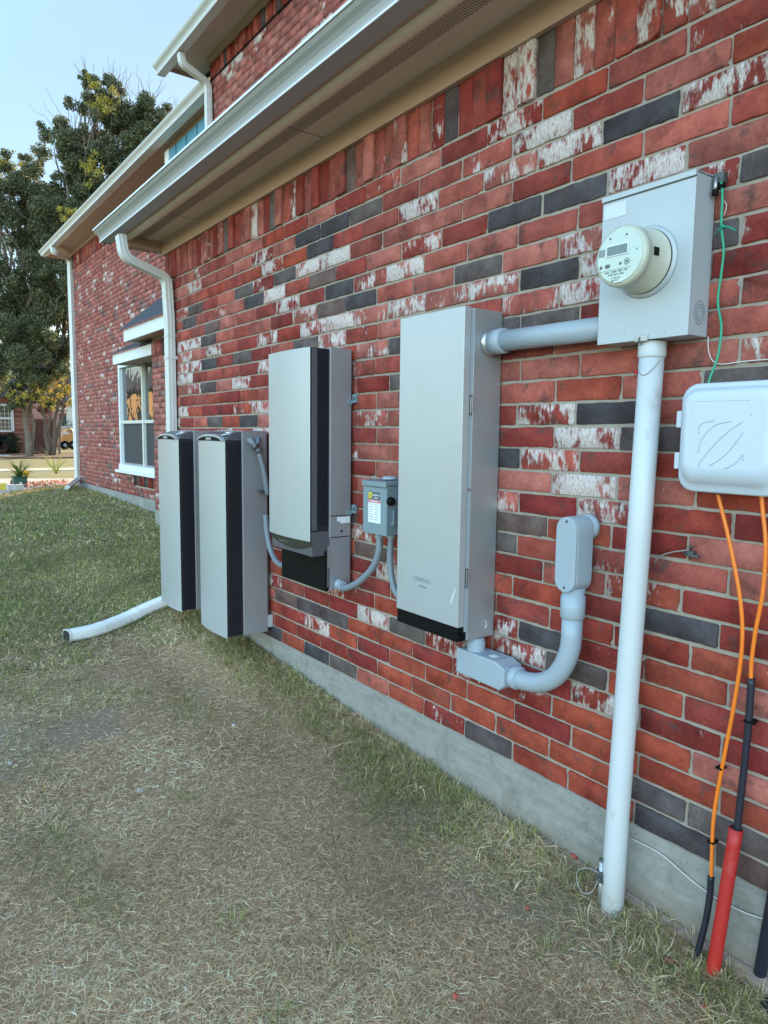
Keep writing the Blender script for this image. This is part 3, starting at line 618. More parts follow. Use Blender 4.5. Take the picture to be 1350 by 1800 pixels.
d2 = downspout(fillet([PY(92, 434, 1.27), PY(95, 444, 1.28), (xb, YB - .05, PY(121, 457, YB - .05).z), (xb, YB - .05, 4.2), (xb, YB - .05, .18), PY(118, 857, YB - .45)], .09), .10, .075, 0).build('downspout', M['whitealu'], house)
xc = PY(366, 180, YC - .05).x
d3 = downspout(fillet([PY(318, 93, .95), PY(320, 112, .96), (xc, YC - .05, PY(366, 146, YC - .05).z), (xc, YC - .05, 4.5), (xc, YC - .05, 3.12)], .07), .075, .055, 0).build('downspout', M['whitealu'], house)

# ------------------------------------------------------------------ downspout extension on the lawn
ext = MB(); pth = spline([PG(300, 1052, .040), PG(262, 1068, .038), PG(215, 1090, .038), PG(165, 1108, .038), PG(118, 1118, .038)], 8)
q = .048
prof = [(q * 1.02 * (abs(math.cos(a)) ** .62) * (1 if math.cos(a) > 0 else -1), q * .82 * (abs(math.sin(a)) ** .62) * (1 if math.sin(a) > 0 else -1)) for a in [2 * math.pi * i / 24 for i in range(24)]]
ext.sweep(pth, prof, Vector((0, 0, 1)), smooth=False, scale=[1 + .04 * (i in (12, 22)) + .0012 * i for i in range(len(pth))])
eo = ext.build('pipe_extension', M['extw']); tag(eo, 'white downspout extension pipe lying on the lawn below the far battery cabinet', 'drain pipe')
e2 = pth[-1]; e1 = pth[-2]; t = (e2 - e1).normalized()
MB().sweep([e2 - t * .01, e2 + t * .004], [(a * 1.09, b * 1.09) for a, b in prof], Vector((0, 0, 1)), smooth=False).build('end_collar', M['whitealu'], eo)
MB().sweep([e2 + t * .0042, e2 + t * .006], [(a * .93, b * .9) for a, b in prof], Vector((0, 0, 1)), smooth=False).build('opening', M['hole'], eo)

# ------------------------------------------------------------------ battery cabinets
def curved_front(x0, x1, y_edge, bulge, z0, z1, yb, drop=0.0, n=16):
    """cover plate with a bowed front; drop lowers the bottom edge in the middle"""
    m = MB(); rings = []
    top = [(x0 + (x1 - x0) * i / n, y_edge - bulge * (1 - (2 * i / n - 1) ** 2)) for i in range(n + 1)]
    poly = top + [(x1, yb), (x0, yb)]
    lo = [(x, y, z0) for x, y in poly]; hi = [(x, y, z1) for x, y in poly]
    return m.loft([lo, hi])
def ribs(m, x, xo, y0, y1, z0, z1, n):
    for i in range(n):
        y = y0 + (y1 - y0) * (i + .5) / n; d = (y1 - y0) / n * .24
        m.box(x, xo, y - d, y + d, z0, z1)
    return m
def battery(x0, x1, label, gland):
    t = thing('battery_cabinet', ((x0 + x1) / 2, 0, .045), label, 'battery cabinet', 'pair of wall mounted battery cabinets')
    body = MB().box(x0 - .002, x1 + .002, -.18, -.03, .045, 1.190).build('enclosure', M['graybody'], t, .003)
    MB().box(x0 + .02, x1 - .02, -.03, -.012, .10, 1.12).build('wall_rail', M['darksteel'], t)
    MB().box(x1 - .02, x1 + .004, -.03, -.001, .07, .14).build('mounting_foot', M['meterbox'], t)
    fin = MB().box(x0 + .006, x1 - .006, -.272, -.182, .048, 1.135)
    ribs(fin, x1 - .006, x1 - .001, -.266, -.186, .052, 1.118, 9); ribs(fin, x0 + .006, x0 + .001, -.266, -.186, .052, 1.118, 9)
    fin.build('heat_sink', M['dark'], t)
    vent = MB()
    for i in range(9): y = -.266 + .08 * (i + .5) / 9; vent.box(x1 - .0058, x1 - .0054, y + .0022, y + .0065, .72, .90)
    vent.build('vent_slot', simple('vent_dark_red', (0.03, 0.012, 0.012), 0.8, 0, 0.1, 4, 60, 0), t)  # louvre slots coloured dark red
    cap = MB().prism_x([(-.182, 1.136), (-.262, 1.136), (-.266, 1.150), (-.240, 1.172), (-.185, 1.186), (-.182, 1.186)], x0 + .008, x1 - .004).build('top_cap', M['darkgrey'], t, .003)
    cov = curved_front(x0 + .004, x1 - .008, -.276, .016, .040, 1.132, -.273).build('front_cover', M['silver'], t, .0015)
    # arched display head above the cover
    n = 14; xa, xb = x0 + .012, x1 - .02; W = xb - xa
    arch = [(xa + W * i / n, 1.136 + .033 * (1 - (2 * i / n - 1) ** 2) ** .6 if 0 < i < n else 1.136) for i in range(n + 1)]
    inner = [(xa + .012 + (W - .024) * i / n, 1.1335 + .024 * (1 - (2 * i / n - 1) ** 2) ** .6 if 0 < i < n else 1.1335) for i in range(n + 1)]
    hd = MB().prism_y(arch + [(xb, 1.1325), (xa, 1.1325)], -.288, -.266).build('display_hood', M['silver'], t)
    MB().prism_y(inner + [(xb - .012, 1.1330), (xa + .012, 1.1330)], -.2900, -.2882).build('display', M['black'], hd)
    text('logo', 'GENERAC', .017, ((xa + xb) / 2, -.2904, 1.144), M['paper'], hd)
    hm = MB()
    for i in range(4): hm.lathe((x1 - .075 + i * .013, -.235, 1.1775), (0, -.35, 1), [(0, .005), (.004, .005), (.005, .003)], 10)
    hm.build('status_light', M['whitetrim'], cap)
    lid = MB().lathe((x1 - .055, -.236, 1.172), (0, -.3, 1), [(0, .036), (.004, .036), (.006, .028)], 20).build('top_plate', M['silver'], cap)
    for z in (.5, .78): MB().lathe((x1 + .002, -.172, z), (1, 0, 0), [(0, .0035), (.0025, .003)], 10).build('screw', M['steel'], body)
    return t
b1 = battery(-4.700, -4.305, 'silver and black battery cabinet farther along the wall, nearest the white downspout', False)
b2 = battery(-3.985, -3.592, 'silver and black battery cabinet with a conduit elbow on its side, next to the inverter', True)
gl = [PX(443, 777, -3.56), PX(452, 790, -3.552), PX(459, 808, -3.545), PX(466, 838, -3.545), PX(470, 870, -3.555)]
gl = spline([(-3.585, gl[0].y - .01, gl[0].z + .012)] + gl, 6)
fc = MB().tube(gl, .014, 14).build('flexible_conduit', M['flex']); tag(fc, 'dark grey conduit elbow running down the side of the nearer battery cabinet', 'conduit')
p = PX(447, 783, -3.556)
MB().lathe(p, (0.2, .75, -.9), [(0, .021), (.012, .021), (.013, .018), (.03, .018), (.031, .022), (.045, .022), (.046, .015)], 18).build('coupling_nut', M['darkgrey'], fc)
MB().tube([PX(438, 772, -3.575), PX(446, 781, -3.558)], .017, 14).tube([PX(455, 770, -3.58), PX(451, 782, -3.560)], .012, 12).build('cable_gland', M['flex'], fc)
cl = PX(461, 864, -3.56)
MB().box(-3.59, -3.55, cl.y - .018, cl.y + .03, cl.z - .006, cl.z + .006).lathe((cl.x, cl.y, cl.z), (1, 0, 0), [(0, .012), (.006, .010)], 10).build('clip', M['darksteel'], fc)

# ------------------------------------------------------------------ inverter
x0, x1 = -3.160, -2.748
inv = thing('inverter', ((x0 + x1) / 2, 0, .45), 'wall mounted inverter with silver front cover, black finned sides and matt black lower box', 'inverter')
bo = MB().box(x0 - .006, x1, -.135, -.02, .455, 1.563).build('enclosure', M['graybody'], inv, .003)
MB().box(x0 + .02, x1 - .02, -.02, -.006, .52, 1.50).build('wall_rail', M['darksteel'], inv)
fin = MB().box(x0 + .012, x1 - .008, -.226, -.137, .735, 1.556)
ribs(fin, x1 - .008, x1 - .003, -.196, -.142, .76, 1.552, 8); ribs(fin, x0 + .012, x0 + .007, -.196, -.142, .76, 1.552, 8)
fin.build('heat_sink', M['dark'], inv)
MB().box(x1 - .0075, x1 - .005, -.226, -.200, .74, 1.552).box(x0 + .012, x1 - .006, -.224, -.137, .620, .733).build('side_panel', M['darkgrey'], inv)
cov = curved_front(x0, x1 - .012, -.234, .013, .688, 1.558, -.230).build('front_cover', M['silver'], inv, .002)
n = 16; m = MB(); r0 = []; r1 = []; r2 = []; r3 = []
for i in range(n + 1):
    u = 2 * i / n - 1; x = x0 + .012 + (x1 + .004 - x0 - .02) * i / n; bz = .030 * (1 - u * u) ** .7
    yy = -.232 - .013 * (1 - u * u)
    r0.append((x, yy, .687)); r1.append((x, yy + .004, .672 - bz * .6)); r2.append((x, yy + .03, .655 - bz)); r3.append((x, -.17, .66 - bz))
vs = r0 + r1 + r2 + r3; k = n + 1
m.add(vs, [(a * k + i, a * k + i + 1, (a + 1) * k + i + 1, (a + 1) * k + i) for a in range(3) for i in range(n)], True)
m.build('lower_lip', M['olive'], inv)
MB().box(x0 - .012, x1 - .0015, -.160, -.1375, .452, .640).box(x0 - .012, x0 - .0075, -.137, -.06, .452, .640).build('lower_box', M['black'], inv, .002)
MB().box(x1 + .0005, x1 + .003, -.150, -.1355, .47, .70).build('hinge_strip', M['darkgrey'], inv, .001)
MB().box(x1 + .0035, x1 + .006, -.147, -.139, .56, .665).build('latch', M['steel'], inv, .001)
for z in (.80, .70): MB().box(x1 + .0003, x1 + .0012, -.134, -.022, z, z + .004).build('seam', M['plug'], bo)
MB().box(x1 + .0003, x1 + .001, -.078, -.024, .765, .790).box(x1 + .0003, x1 + .0009, -.095, -.024, .775, .795).build('rating_label', M['paper'], bo)
MB().lathe((x1 + .0003, -.070, .728), (1, 0, 0), [(0, .006), (.001, .005)], 12).build('knockout', M['plug'], bo)
for (yy, zz) in ((-.118, .822), (-.040, .825), (-.129, 1.21), (-.129, 1.42)): MB().lathe((x1, yy, zz), (1, 0, 0), [(0, .006 if zz < 1 else .003), (.002, .005 if zz < 1 else .002)], 12).build('screw', M['steel'], bo)
for z in (1.34, .83):
    br = MB().box(x1, x1 + .030, -.016, -.003, z - .02, z + .02).box(x1, x1 + .004, -.045, -.016, z - .028, z - .006).build('wall_bracket', M['disc'], inv, .001)
    MB().lathe((x1 + .02, -.016, z), (0, -1, 0), [(0, .007), (.004, .006)], 8).build('bolt', M['darksteel'], br)

# ------------------------------------------------------------------ disconnect switch
x0, x1 = -2.485, -2.318
dsw = thing('disconnect_switch', ((x0 + x1) / 2, 0, .76), 'small grey safety switch box with black knob and warning label between inverter and tall cabinet', 'switch box')
bo = MB().box(x0 + .004, x1, -.118, -.008, .762, .968).build('box', M['disc'], dsw, .002)
MB().box(x0, x1 + .003, -.130, -.1185, .760, .958).build('cover', M['disc'], dsw, .002)
MB().prism_x([(-.136, .962), (-.136, .983), (-.006, .990), (-.006, .9695), (-.119, .9695)], x0 - .002, x1 + .005).build('rain_lip', M['disc'], dsw, .001)
MB().lathe(((x0 + x1) / 2 + .015, -.06, .990), (0, 0, 1), [(0, .036), (.006, .036), (.008, .030), (.013, .028)], 22).build('hub_plate', M['pvc'], dsw)
MB().lathe((x1 + .003, -.112, .905), (1, -.25, 0), [(0, .018), (.012, .018), (.014, .014), (.03, .013), (.032, .010)], 18).build('handle', M['black'], dsw)
MB().box(x1 + .0035, x1 + .014, -.100, -.094, .80, .87).box(x1 + .0035, x1 + .022, -.108, -.088, .808, .818).build('hasp', M['disc'], dsw, .001)
cx = (x0 + x1) / 2 - .002; lb = MB().box(cx - .041, cx + .048, -.1312, -.1302, .808, .938).build('warning_label', M['paper'], dsw)
MB().box(cx - .041, cx + .048, -.1318, -.1313, .905, .938).build('label_header', M['ink'], lb)
MB().box(cx - .038, cx - .014, -.1323, -.1319, .910, .935).build('emblem', M['yellow'], lb)
MB().box(cx - .032, cx - .020, -.1327, -.1324, .916, .929).build('emblem_mark', M['ink'], lb)
MB().box(cx - .029, cx - .023, -.1330, -.1328, .919, .926).build('emblem_mark', M['yellow'], lb)
text('maker_name', 'SQUARE D', .0105, (cx + .018, -.1322, .925), M['paper'], lb); text('maker_name', 'Schneider', .008, (cx + .018, -.1322, .914), M['paper'], lb)
MB().box(cx - .041, cx + .048, -.1318, -.1313, .892, .9045).build('label_band', M['pinkprint'], lb); text('warning_text', 'DANGER', .011, (cx + .004, -.1322, .898), M['paper'], lb)
ln = MB()
for i in range(7):
    z = .884 - i * .0105; ln.box(cx - .036, cx - .036 + random.uniform(.022, .034), -.1317, -.1313, z, z + .0022); ln.box(cx + .006, cx + .006 + random.uniform(.02, .036), -.1317, -.1313, z, z + .0022)
ln.build('small_print', M['inkgrey'], lb)

# ------------------------------------------------------------------ flexible conduits
def flexc(pts, r, label, ends=(), n=8, mat='flex', grp=None):
    o = MB().tube(spline(pts, n), r, 16).build('flexible_conduit', M[mat]); tag(o, label, 'conduit', grp)
    for c, ax, rr in ends:
        MB().lathe(c, ax, [(0, rr * 1.25), (.010, rr * 1.25), (.011, rr * 1.05), (.026, rr * 1.0), (.027, rr * 1.15), (.036, rr * 1.1)], 20).build('fitting', M['pvc'], o)
    return o
a = PX(592, 1021, -2.745)
flexc([(-2.744, -.085, .478), (-2.69, -.085, .470), PY(632, 1022, -.08), PY(655, 998, -.07), PY(666, 970, -.065), PY(667, 938, -.06)], .0155, 'grey conduit looping from the inverter side up into the small switch box', [((-2.747, -.085, .479), (1, 0, -.08), .021), (PY(667, 931, -.06), (0, 0, -1), .018)])
flexc([PY(688, 938, -.06), PY(686, 975, -.06), PY(688, 1012, -.06), PY(698, 1045, -.06), PY(722, 1062, -.06), PY(745, 1062, -.06)], .0135, 'grey conduit dropping from the switch box and passing behind the tall cabinet', [(PY(688, 931, -.06), (0, 0, -1), .017)])
flexc([PY(467, 905, -.06), PY(470, 940, -.06), PY(477, 970, -.06), PY(489, 990, -.07), PY(500, 994, -.09)], .015, 'grey conduit curving out from behind the near battery cabinet into the black inverter box')

# ------------------------------------------------------------------ tall switch cabinet
x0, x1 = -2.168, -1.811
cab = thing('electrical_cabinet', ((x0 + x1) / 2, 0, .445), 'tall silver electrical cabinet with flat front door, black bottom strip and open side gap', 'electrical cabinet')
bo = MB().box(x0 + .012, x1, -.138, -.003, .446, 1.608).build('enclosure', simple('cabinet_side_metal', (0.40, 0.42, 0.43), 0.38, 0.55, 0.08, 2.5, 400, 0.08, 0.0003, dirt=((0.5, 0.5, 0.5), 3, 0.58, 0.3), rvar=.08), cab, .003)
MB().box(x0 + .012, x1 - .026, -.152, -.1385, .47, 1.60).build('gasket', M['disc'], cab)
MB().box(x1 - .004, x1 - .0005, -.151, -.1385, .48, 1.60).build('door_flange', M['pvc'], cab)
MB().box(x0, x1 + .001, -.183, -.153, .500, 1.610).build('door', M['silver'], cab, .0018)
MB().box(x0 + .003, x1 - .002, -.1815, -.142, .447, .4985).build('bottom_strip', M['black'], cab, .001)
for z in (1.28, .675):
    la = MB().box(x1 - .024, x1 + .002, -.152, -.1395, z - .035, z + .035).build('latch', M['darkgrey'], cab, .001)
    MB().box(x1 + .0025, x1 + .006, -.1500, -.146, z - .03, z + .03).box(x1 + .0025, x1 + .008, -.144, -.1395, z - .012, z + .02).build('latch_lever', M['steel'], la, .001)
MB().box(x1 - .01, x1 + .003, -.1525, -.139, .985, .992).build('hinge_pin', M['steel'], cab)
dr = [c for c in cab.children if c.name.startswith('door') and 'flange' not in c.name][0]
text('logo', 'GENERAC', .0235, (-2.012, -.1838, .638), M['inkgrey'], dr, .0004)
text('caption', 'PWRcell', .013, (-2.008, -.1838, .613), M['inkgrey'], dr, .0004)
arc = MB().tube([(x1 + .0012, -.058 + .017 * math.cos(a), .494 + .017 * math.sin(a)) for a in [R_(-60 + 12 * i) for i in range(11)]], .0011, 6).build('knockout_scratch', M['paper'], bo)
sc = MB().add([(-1.853, -.1834, .585), (-1.847, -.1834, .575), (-1.838, -.1834, .590), (-1.831, -.1834, .612), (-1.822, -.1834, .640), (-1.829, -.1834, .646), (-1.838, -.1834, .622), (-1.848, -.1834, .604)], [tuple(range(8))[::-1]])
sc.build('scuff_mark', simple('scuff', (0.49, 0.515, 0.52), 0.7, 0, 0.2, 60, 60, 0), dr)

# ------------------------------------------------------------------ pipe between cabinet and meter box
pc = -.062; pz = 1.4975
hp = MB().tube([(x1 + .03, pc, pz), (-1.333, pc, 1.494)], .0345, 28).build('conduit_pipe', M['pvc']); tag(hp, 'short horizontal grey pipe joining the tall cabinet to the meter box', 'pipe')
MB().lathe((x1 + .001, pc, pz), (1, 0, 0), [(0, .049), (.010, .049), (.011, .045), (.020, .045)], 8).build('lock_ring', M['steel'], hp)
MB().lathe((x1 + .021, pc, pz), (1, 0, 0), [(0, .043), (.050, .0425), (.052, .040), (.054, .035)], 28).build('coupling', M['pvc'], hp)

# ------------------------------------------------------------------ meter box and meter
x0, x1 = -1.332, -1.050
mbx = thing('meter_box', ((x0 + x1) / 2, 0, 1.44), 'pale grey metal meter box holding a round electric meter, above the white riser pipe', 'meter box')
bo = MB().box(x0 + .002, x1 - .002, -.092, -.002, 1.443, 1.848).build('box', M['meterbox'], mbx, .002)
MB().box(x0, x1, -.0975, -.0925, 1.441, 1.834).build('front_cover', M['meterbox'], mbx, .0012)
MB().prism_x([(-.103, 1.8365), (-.103, 1.850), (-.0015, 1.8535), (-.0015, 1.8495), (-.0925, 1.8485), (-.0925, 1.8365)], x0 - .001, x1 + .001).build('rain_cap', M['meterbox'], mbx, .0008)
cxm, czm = -1.184, 1.647
MB().lathe((cxm, -.0976, czm), (0, -1, 0), [(0, .095), (.004, .093), (.009, .089), (.010, .086)], 56).build('socket_collar', M['meterbox'], mbx)
me_ = MB().lathe((cxm, -.1078, czm), (0, -1, 0), [(0, .084), (.006, .084), (.007, .0815), (.066, .0795), (.086, .078), (.0865, .0785), (.094, .0785), (.100, .0765), (.104, .072), (.1045, .069)], 64).build('electric_meter', M['meterside'], mbx)
MB().lathe((cxm, -.1078, czm), (0, -1, 0), [(0, .0850), (.0035, .0850)], 56).build('gasket_ring', M['plug'], mbx)
fy = -.2126
MB().lathe((cxm, fy + .0002, czm), (0, -1, 0), [(0, .0688), (.0015, .0685), (.0018, .066)], 56).build('dial_face', M['meterface'], me_)
fy -= .0018
MB().box(cxm - .041, cxm + .029, fy - .0022, fy - .0002, czm + .001, czm + .031).build('display_bezel', M['whitetrim'], me_, .0008)
MB().box(cxm - .037, cxm + .025, fy - .0028, fy - .0023, czm + .004, czm + .027).build('display', M['lcd'], me_)
MB().box(cxm - .064, cxm - .046, fy - .0012, fy - .0003, czm + .006, czm + .024).build('side_print', M['inkgrey'], me_)
for (a, b, sz) in ((-.056, -.022, .0045), (.004, -.020, .004), (.052, .008, .002), (.020, .050, .003), (-.030, .048, .003)): MB().lathe((cxm + a, fy - .0002, czm + b), (0, -1, 0), [(0, sz), (.001, sz * .8)], 12).build('port', M['ink'], me_)
MB().box(cxm - .042, cxm - .028, fy - .001, fy - .0003, czm - .026, czm - .017).build('port', M['ink'], me_); MB().box(cxm - .06, cxm + .038, fy - .0006, fy - .0003, czm - .0335, czm - .0328).build('printed_line', M['ink'], me_)
rr = MB(); cc = (cxm + .024, czm - .018)
rr.tube([(cc[0] + .0075 * math.cos(R_(20 * i)), fy - .0006, cc[1] + .0075 * math.sin(R_(20 * i))) for i in range(19)], .0008, 6).lathe((cc[0], fy - .0002, cc[1]), (0, -1, 0), [(0, .0035), (.0012, .003)], 12)
rr.build('optical_port', M['ink'], me_)
text('meter_print', 'kWh  CL200  240V  3W', .0070, (cxm - .008, fy - .0006, czm - .0385), M['ink'], me_, .0002); text('meter_print', 'TYPE  FM 2S  60Hz', .0062, (cxm - .008, fy - .0006, czm - .046), M['ink'], me_, .0002)
text('meter_print', '29 180 463', .0062, (cxm - .008, fy - .0006, czm - .055), M['inkgrey'], me_, .0002); text('meter_print', '|||||||||||||||', .0062, (cxm - .010, fy - .0006, czm - .045 - .017), M['ink'], me_, .0002)
MB().box(cxm + .062, cxm + .0815, -.180, -.160, czm - .008, czm + .013).build('side_port', M['black'], me_, .001)
MB().box(cxm - .012, cxm + .012, fy - .004, fy - .0003, czm - .068, czm - .064).build('seal_tab', M['whitetrim'], me_)
MB().box(x0 + .006, x0 + .078, -.0986, -.0978, 1.788, 1.826).build('sticker', simple('sticker', (0.58, 0.62, 0.64), 0.5, 0, 0.03, 20, 60, 0), mbx)
kn = MB()
for r in (.030, .0215, .013): kn.tube([(x1 + .0004, -.048 + r * .8 * math.cos(R_(15 * i)), 1.503 + r * math.sin(R_(15 * i))) for i in range(25)], .0007, 6)
kn.build('knockout_ring', M['inkgrey'], bo)
MB().box(-1.205, -1.165, -.101, -.0978, 1.437, 1.456).build('hasp', M['steel'], mbx, .001)
MB().tube([(-1.188, -.101, 1.449), (-1.192, -.103, 1.436), (-1.188, -.098, 1.428), (-1.182, -.10, 1.44)], .0022, 8).build('seal_wire', M['darksteel'], mbx)
for (a, b) in ((x0 + .09, 1.466), (x1 - .07, 1.456)): MB().lathe((a, -.0978, b), (0, -1, 0), [(0, .0035), (.001, .003)], 10).build('rivet', M['steel'], mbx)

# ------------------------------------------------------------------ white riser pipe
pt = PY(1144.7, 617.8, -.05); pb = PZ(1087, 1625, -.275)
py = -.052
rp = MB().tube([(-1.181, py, 1.41), (-1.190, py - .004, .9), (-1.199, py - .012, .4), (-1.205, py - .02, -.05), (-1.203, py - .026, -.36)], .0335, 30).build('riser_pipe', M['polewhite'])
tag(rp, 'tall scuffed white riser pipe running from the ground up into the meter box', 'pipe')
MB().lathe((-1.181, py, 1.4405), (0, 0, -1), [(0, .036), (.004, .0375), (.040, .0375), (.044, .036), (.045, .034)], 30).build('coupling', M['polewhite'], rp)
MB().tube([(-1.181 + .0345 * math.sin(R_(a)), py - .0345 * math.cos(R_(a)), 1.375 - .028 * math.cos(R_(a * 1.6))) for a in range(-70, 71, 10)], .0012, 6).build('tie_wire', M['wiregrey'], rp)
MB().tube([(-1.186 - .026, py - .024, 1.36), (-1.186 - .027, py - .025, 1.352)], .005, 8).build('red_tag', M['redpipe'], rp)
# dark cable peeping out behind the pipe
tag(MB().tube(spline([PY(1096, 1150, -.004), PY(1089, 1200, -.012), PY(1086, 1240, -.014), PY(1087, 1275, -.004)], 6), .004, 8).build('black_cable', M['blackcable']), 'short black cable peeping out from behind the white riser pipe', 'cable')

# ------------------------------------------------------------------ conduit body with sweep down to the lower box
LX0, LX1 = PY(975, 1000, -.108).x, PY(1011, 1000, -.108).x
zt, zb = .932, .695
lb = thing('conduit_fitting', ((LX0 + LX1) / 2, 0, zb), 'light grey oval conduit fitting on the wall with a curved elbow below it', 'conduit fitting')
def capsule(cx, hw, z0, z1, n=12):
    pts = [(cx + hw * math.cos(R_(180 * i / n)), z1 - hw + hw * math.sin(R_(180 * i / n))) for i in range(n + 1)]
    return pts + [(cx + hw * math.cos(R_(180 + 180 * i / n)), z0 + hw + hw * math.sin(R_(180 + 180 * i / n))) for i in range(n + 1)]
cx = (LX0 + LX1) / 2; hw = (LX1 - LX0) / 2
prof = capsule(cx, hw, zb, zt)
MB().prism_y(prof, -.100, -.025).build('body', M['pvc'], lb, .004)
MB().prism_y(capsule(cx, hw - .001, zb + .001, zt - .001), -.108, -.1005).build('cover_plate', M['pvc'], lb, .0015)
for z in (zt - .015, zb + .015): MB().lathe((cx, -.1082, z), (0, -1, 0), [(0, .0045), (.0015, .0035)], 10).build('screw', M['darksteel'], lb)
MB().lathe((cx + .002, -.0255, zt - .038), (0, 1, 0), [(0, .040), (.02, .040), (.0245, .042)], 24).build('wall_hub', M['pvc'], lb)
MB().lathe((cx, -.062, zb + .012), (0, 0, -1), [(0, .036), (.026, .034), (.028, .0385), (.095, .0385), (.098, .036), (.100, .032)], 28).build('socket', M['pvc'], lb)
ey = -.062; xx = cx; bx = PY(905, 1193, ey)
swp = [(cx, ey, zb - .08), (cx, ey, .545), (cx - .006, ey, .50), (cx - .026, ey, .448), (cx - .060, ey, .400), (cx - .110, ey, .366), (cx - .165, ey, .350), (bx.x + .02, ey, .346), (bx.x - .01, ey, .346)]
swp = [(cx, ey, zb - .08)] + spline(swp[1:], 6)
MB().tube(swp, .0325, 28).build('sweep_elbow', M['pvc'], lb)
# lower box
lc = thing('conduit_fitting', (-1.78, 0, .29), 'light grey box shaped conduit fitting directly under the tall cabinet', 'conduit fitting')
lx0, lx1 = -1.893, -1.650
ztop = .398
bpoly = [(lx0, .305), (lx1 - .02, .300), (lx1, .318), (lx1, .380), (lx1 - .045, ztop), (lx0, ztop)]
MB().prism_y(bpoly, -.112, -.018).build('body', M['pvc'], lc, .006)
MB().lathe((-1.832, -.070, .445), (0, 0, -1), [(0, .030), (.012, .030), (.013, .033), (.048, .033), (.0495, .036), (.052, .036)], 26).build('neck', M['pvc'], lc)
MB().lathe((lx1 - .004, ey, .348), (1, 0, 0), [(0, .038), (.012, .0405), (.030, .0405), (.034, .036), (.035, .033)], 26).build('socket', M['pvc'], lc)
MB().box(-1.752, -1.722, -.085, -.060, ztop + .0003, ztop + .0012).build('rating_mark', M['paper'], lc)

# ------------------------------------------------------------------ telecom box
def rrect(x0, x1, z0, z1, r, n=7, insb=0.0):
    pts = []
    for (cx, cz, a0) in ((x1 - r, z1 - r, 0), (x0 + r, z1 - r, 90), (x0 + r, z0 + r + insb, 180), (x1 - r, z0 + r + insb, 270)):
        for i in range(n + 1): a = R_(a0 + 90 * i / n); pts.append((cx + r * math.cos(a), cz + r * math.sin(a)))
    return pts
tx0, tx1, tz0, tz1 = -1.072, -.800, 1.036, 1.316
tb = thing('telecom_box', ((tx0 + tx1) / 2, 0, tz0), 'white plastic telephone and fibre box with rounded corners and embossed arcs', 'utility box')
ring = lambda P, y: [(a, y, b) for a, b in P]
MB().loft([ring(rrect(tx0 + .014, tx1 - .014, tz0 + .012, tz1 - .012, .035), -.003), ring(rrect(tx0 + .010, tx1 - .010, tz0 + .010, tz1 - .010, .035), -.052)]).build('base', M['whitepl'], tb, .002)
ld = MB().loft([ring(rrect(tx0, tx1, tz0, tz1, .045), -.053), ring(rrect(tx0 - .001, tx1 + .001, tz0 - .001, tz1 + .001, .045), -.066), ring(rrect(tx0 + .004, tx1 - .004, tz0 + .004, tz1 - .004, .042), -.070),
     ring(rrect(tx0 + .012, tx1 - .012, tz0 + .016, tz1 - .010, .038), -.072), ring(rrect(tx0 + .016, tx1 - .016, tz0 + .022, tz1 - .014, .036), -.080), ring(rrect(tx0 + .020, tx1 - .020, tz0 + .036, tz1 - .018, .034), -.092), ring(rrect(tx0 + .026, tx1 - .026, tz0 + .052, tz1 - .026, .030), -.099), ring(rrect(tx0 + .036, tx1 - .036, tz0 + .064, tz1 - .036, .026), -.1005)], smooth=True).build('lid', M['whitepl'], tb)
for z in (1.225, 1.115):
    MB().box(tx0 - .012, tx0 + .002, -.072, -.050, z - .022, z + .022).build('hinge', M['whitepl'], tb, .002)
em = MB(); ee = -.1004
def arcpts(pts): return spline([PY(1150 + a / 3.1, 620 + b / 3.1, ee) for a, b in pts], 6)
for pts in ([(246, 440), (244, 415), (262, 386), (330, 370)], [(242, 545), (252, 490), (290, 430), (345, 390), (420, 375)], [(240, 620), (262, 580), (330, 500), (410, 425), (487, 375)], [(300, 616), (345, 590), (400, 545), (445, 490), (485, 433)], [(385, 632), (425, 615), (455, 592), (470, 572), (483, 555), (484, 590)]):
    em.tube(arcpts(pts), .0014, 6)
em.build('embossed_arc', simple('arc_groove', (0.36, 0.42, 0.47), 0.5, 0, 0.05, 6, 60, 0), ld)
MB().tube(arcpts([(212, 350), (213, 278), (225, 266), (360, 262), (505, 258), (524, 266), (530, 345)]), .0011, 6).build('label_recess', ld.data.materials[0], ld)
MB().lathe((-.975, -.03, tz0 + .012), (0, 0, -1), [(0, .018), (.016, .018), (.018, .014)], 16).build('cable_grommet', M['darkgrey'], tb)

# ------------------------------------------------------------------ cables and wires
def cable(name, pts, r, mat, label, cat, grp=None, n=8, parent=None):
    o = MB().tube(spline(pts, n), r, 12).build(name, M[mat], parent)
    if parent is None: tag(o, label, cat, grp)
    return o
oc1 = cable('orange_cable', [PY(1258, 855, -.035), PY(1266, 885, -.035), PY(1285, 965, -.035), PY(1302, 1060, -.032), PY(1304, 1140, -.030), PY(1290, 1240, -.028), PY(1270, 1345, -.026), PY(1256, 1425, -.026), PY(1252, 1480, -.028), PY(1250, 1560, -.034)], .0052, 'orange', 'orange cable hanging on the left from the white box and bowing to the right', 'cable')
cable('sheath', [PY(1250, 1540, -.033), PY(1247, 1580, -.036), PY(1238, 1630, -.045), PY(1222, 1688, -.058), PY(1214, 1712, -.066)], .0088, 'blackcable', '', '', parent=oc1)
for (a, b) in ((1265, 1350), (1251, 1480)):
    p = PY(a, b, -.026); MB().box(p.x - .009, p.x + .009, p.y - .0075, p.y + .02, p.z - .003, p.z + .003).build('clip', M['black'], oc1, .001)
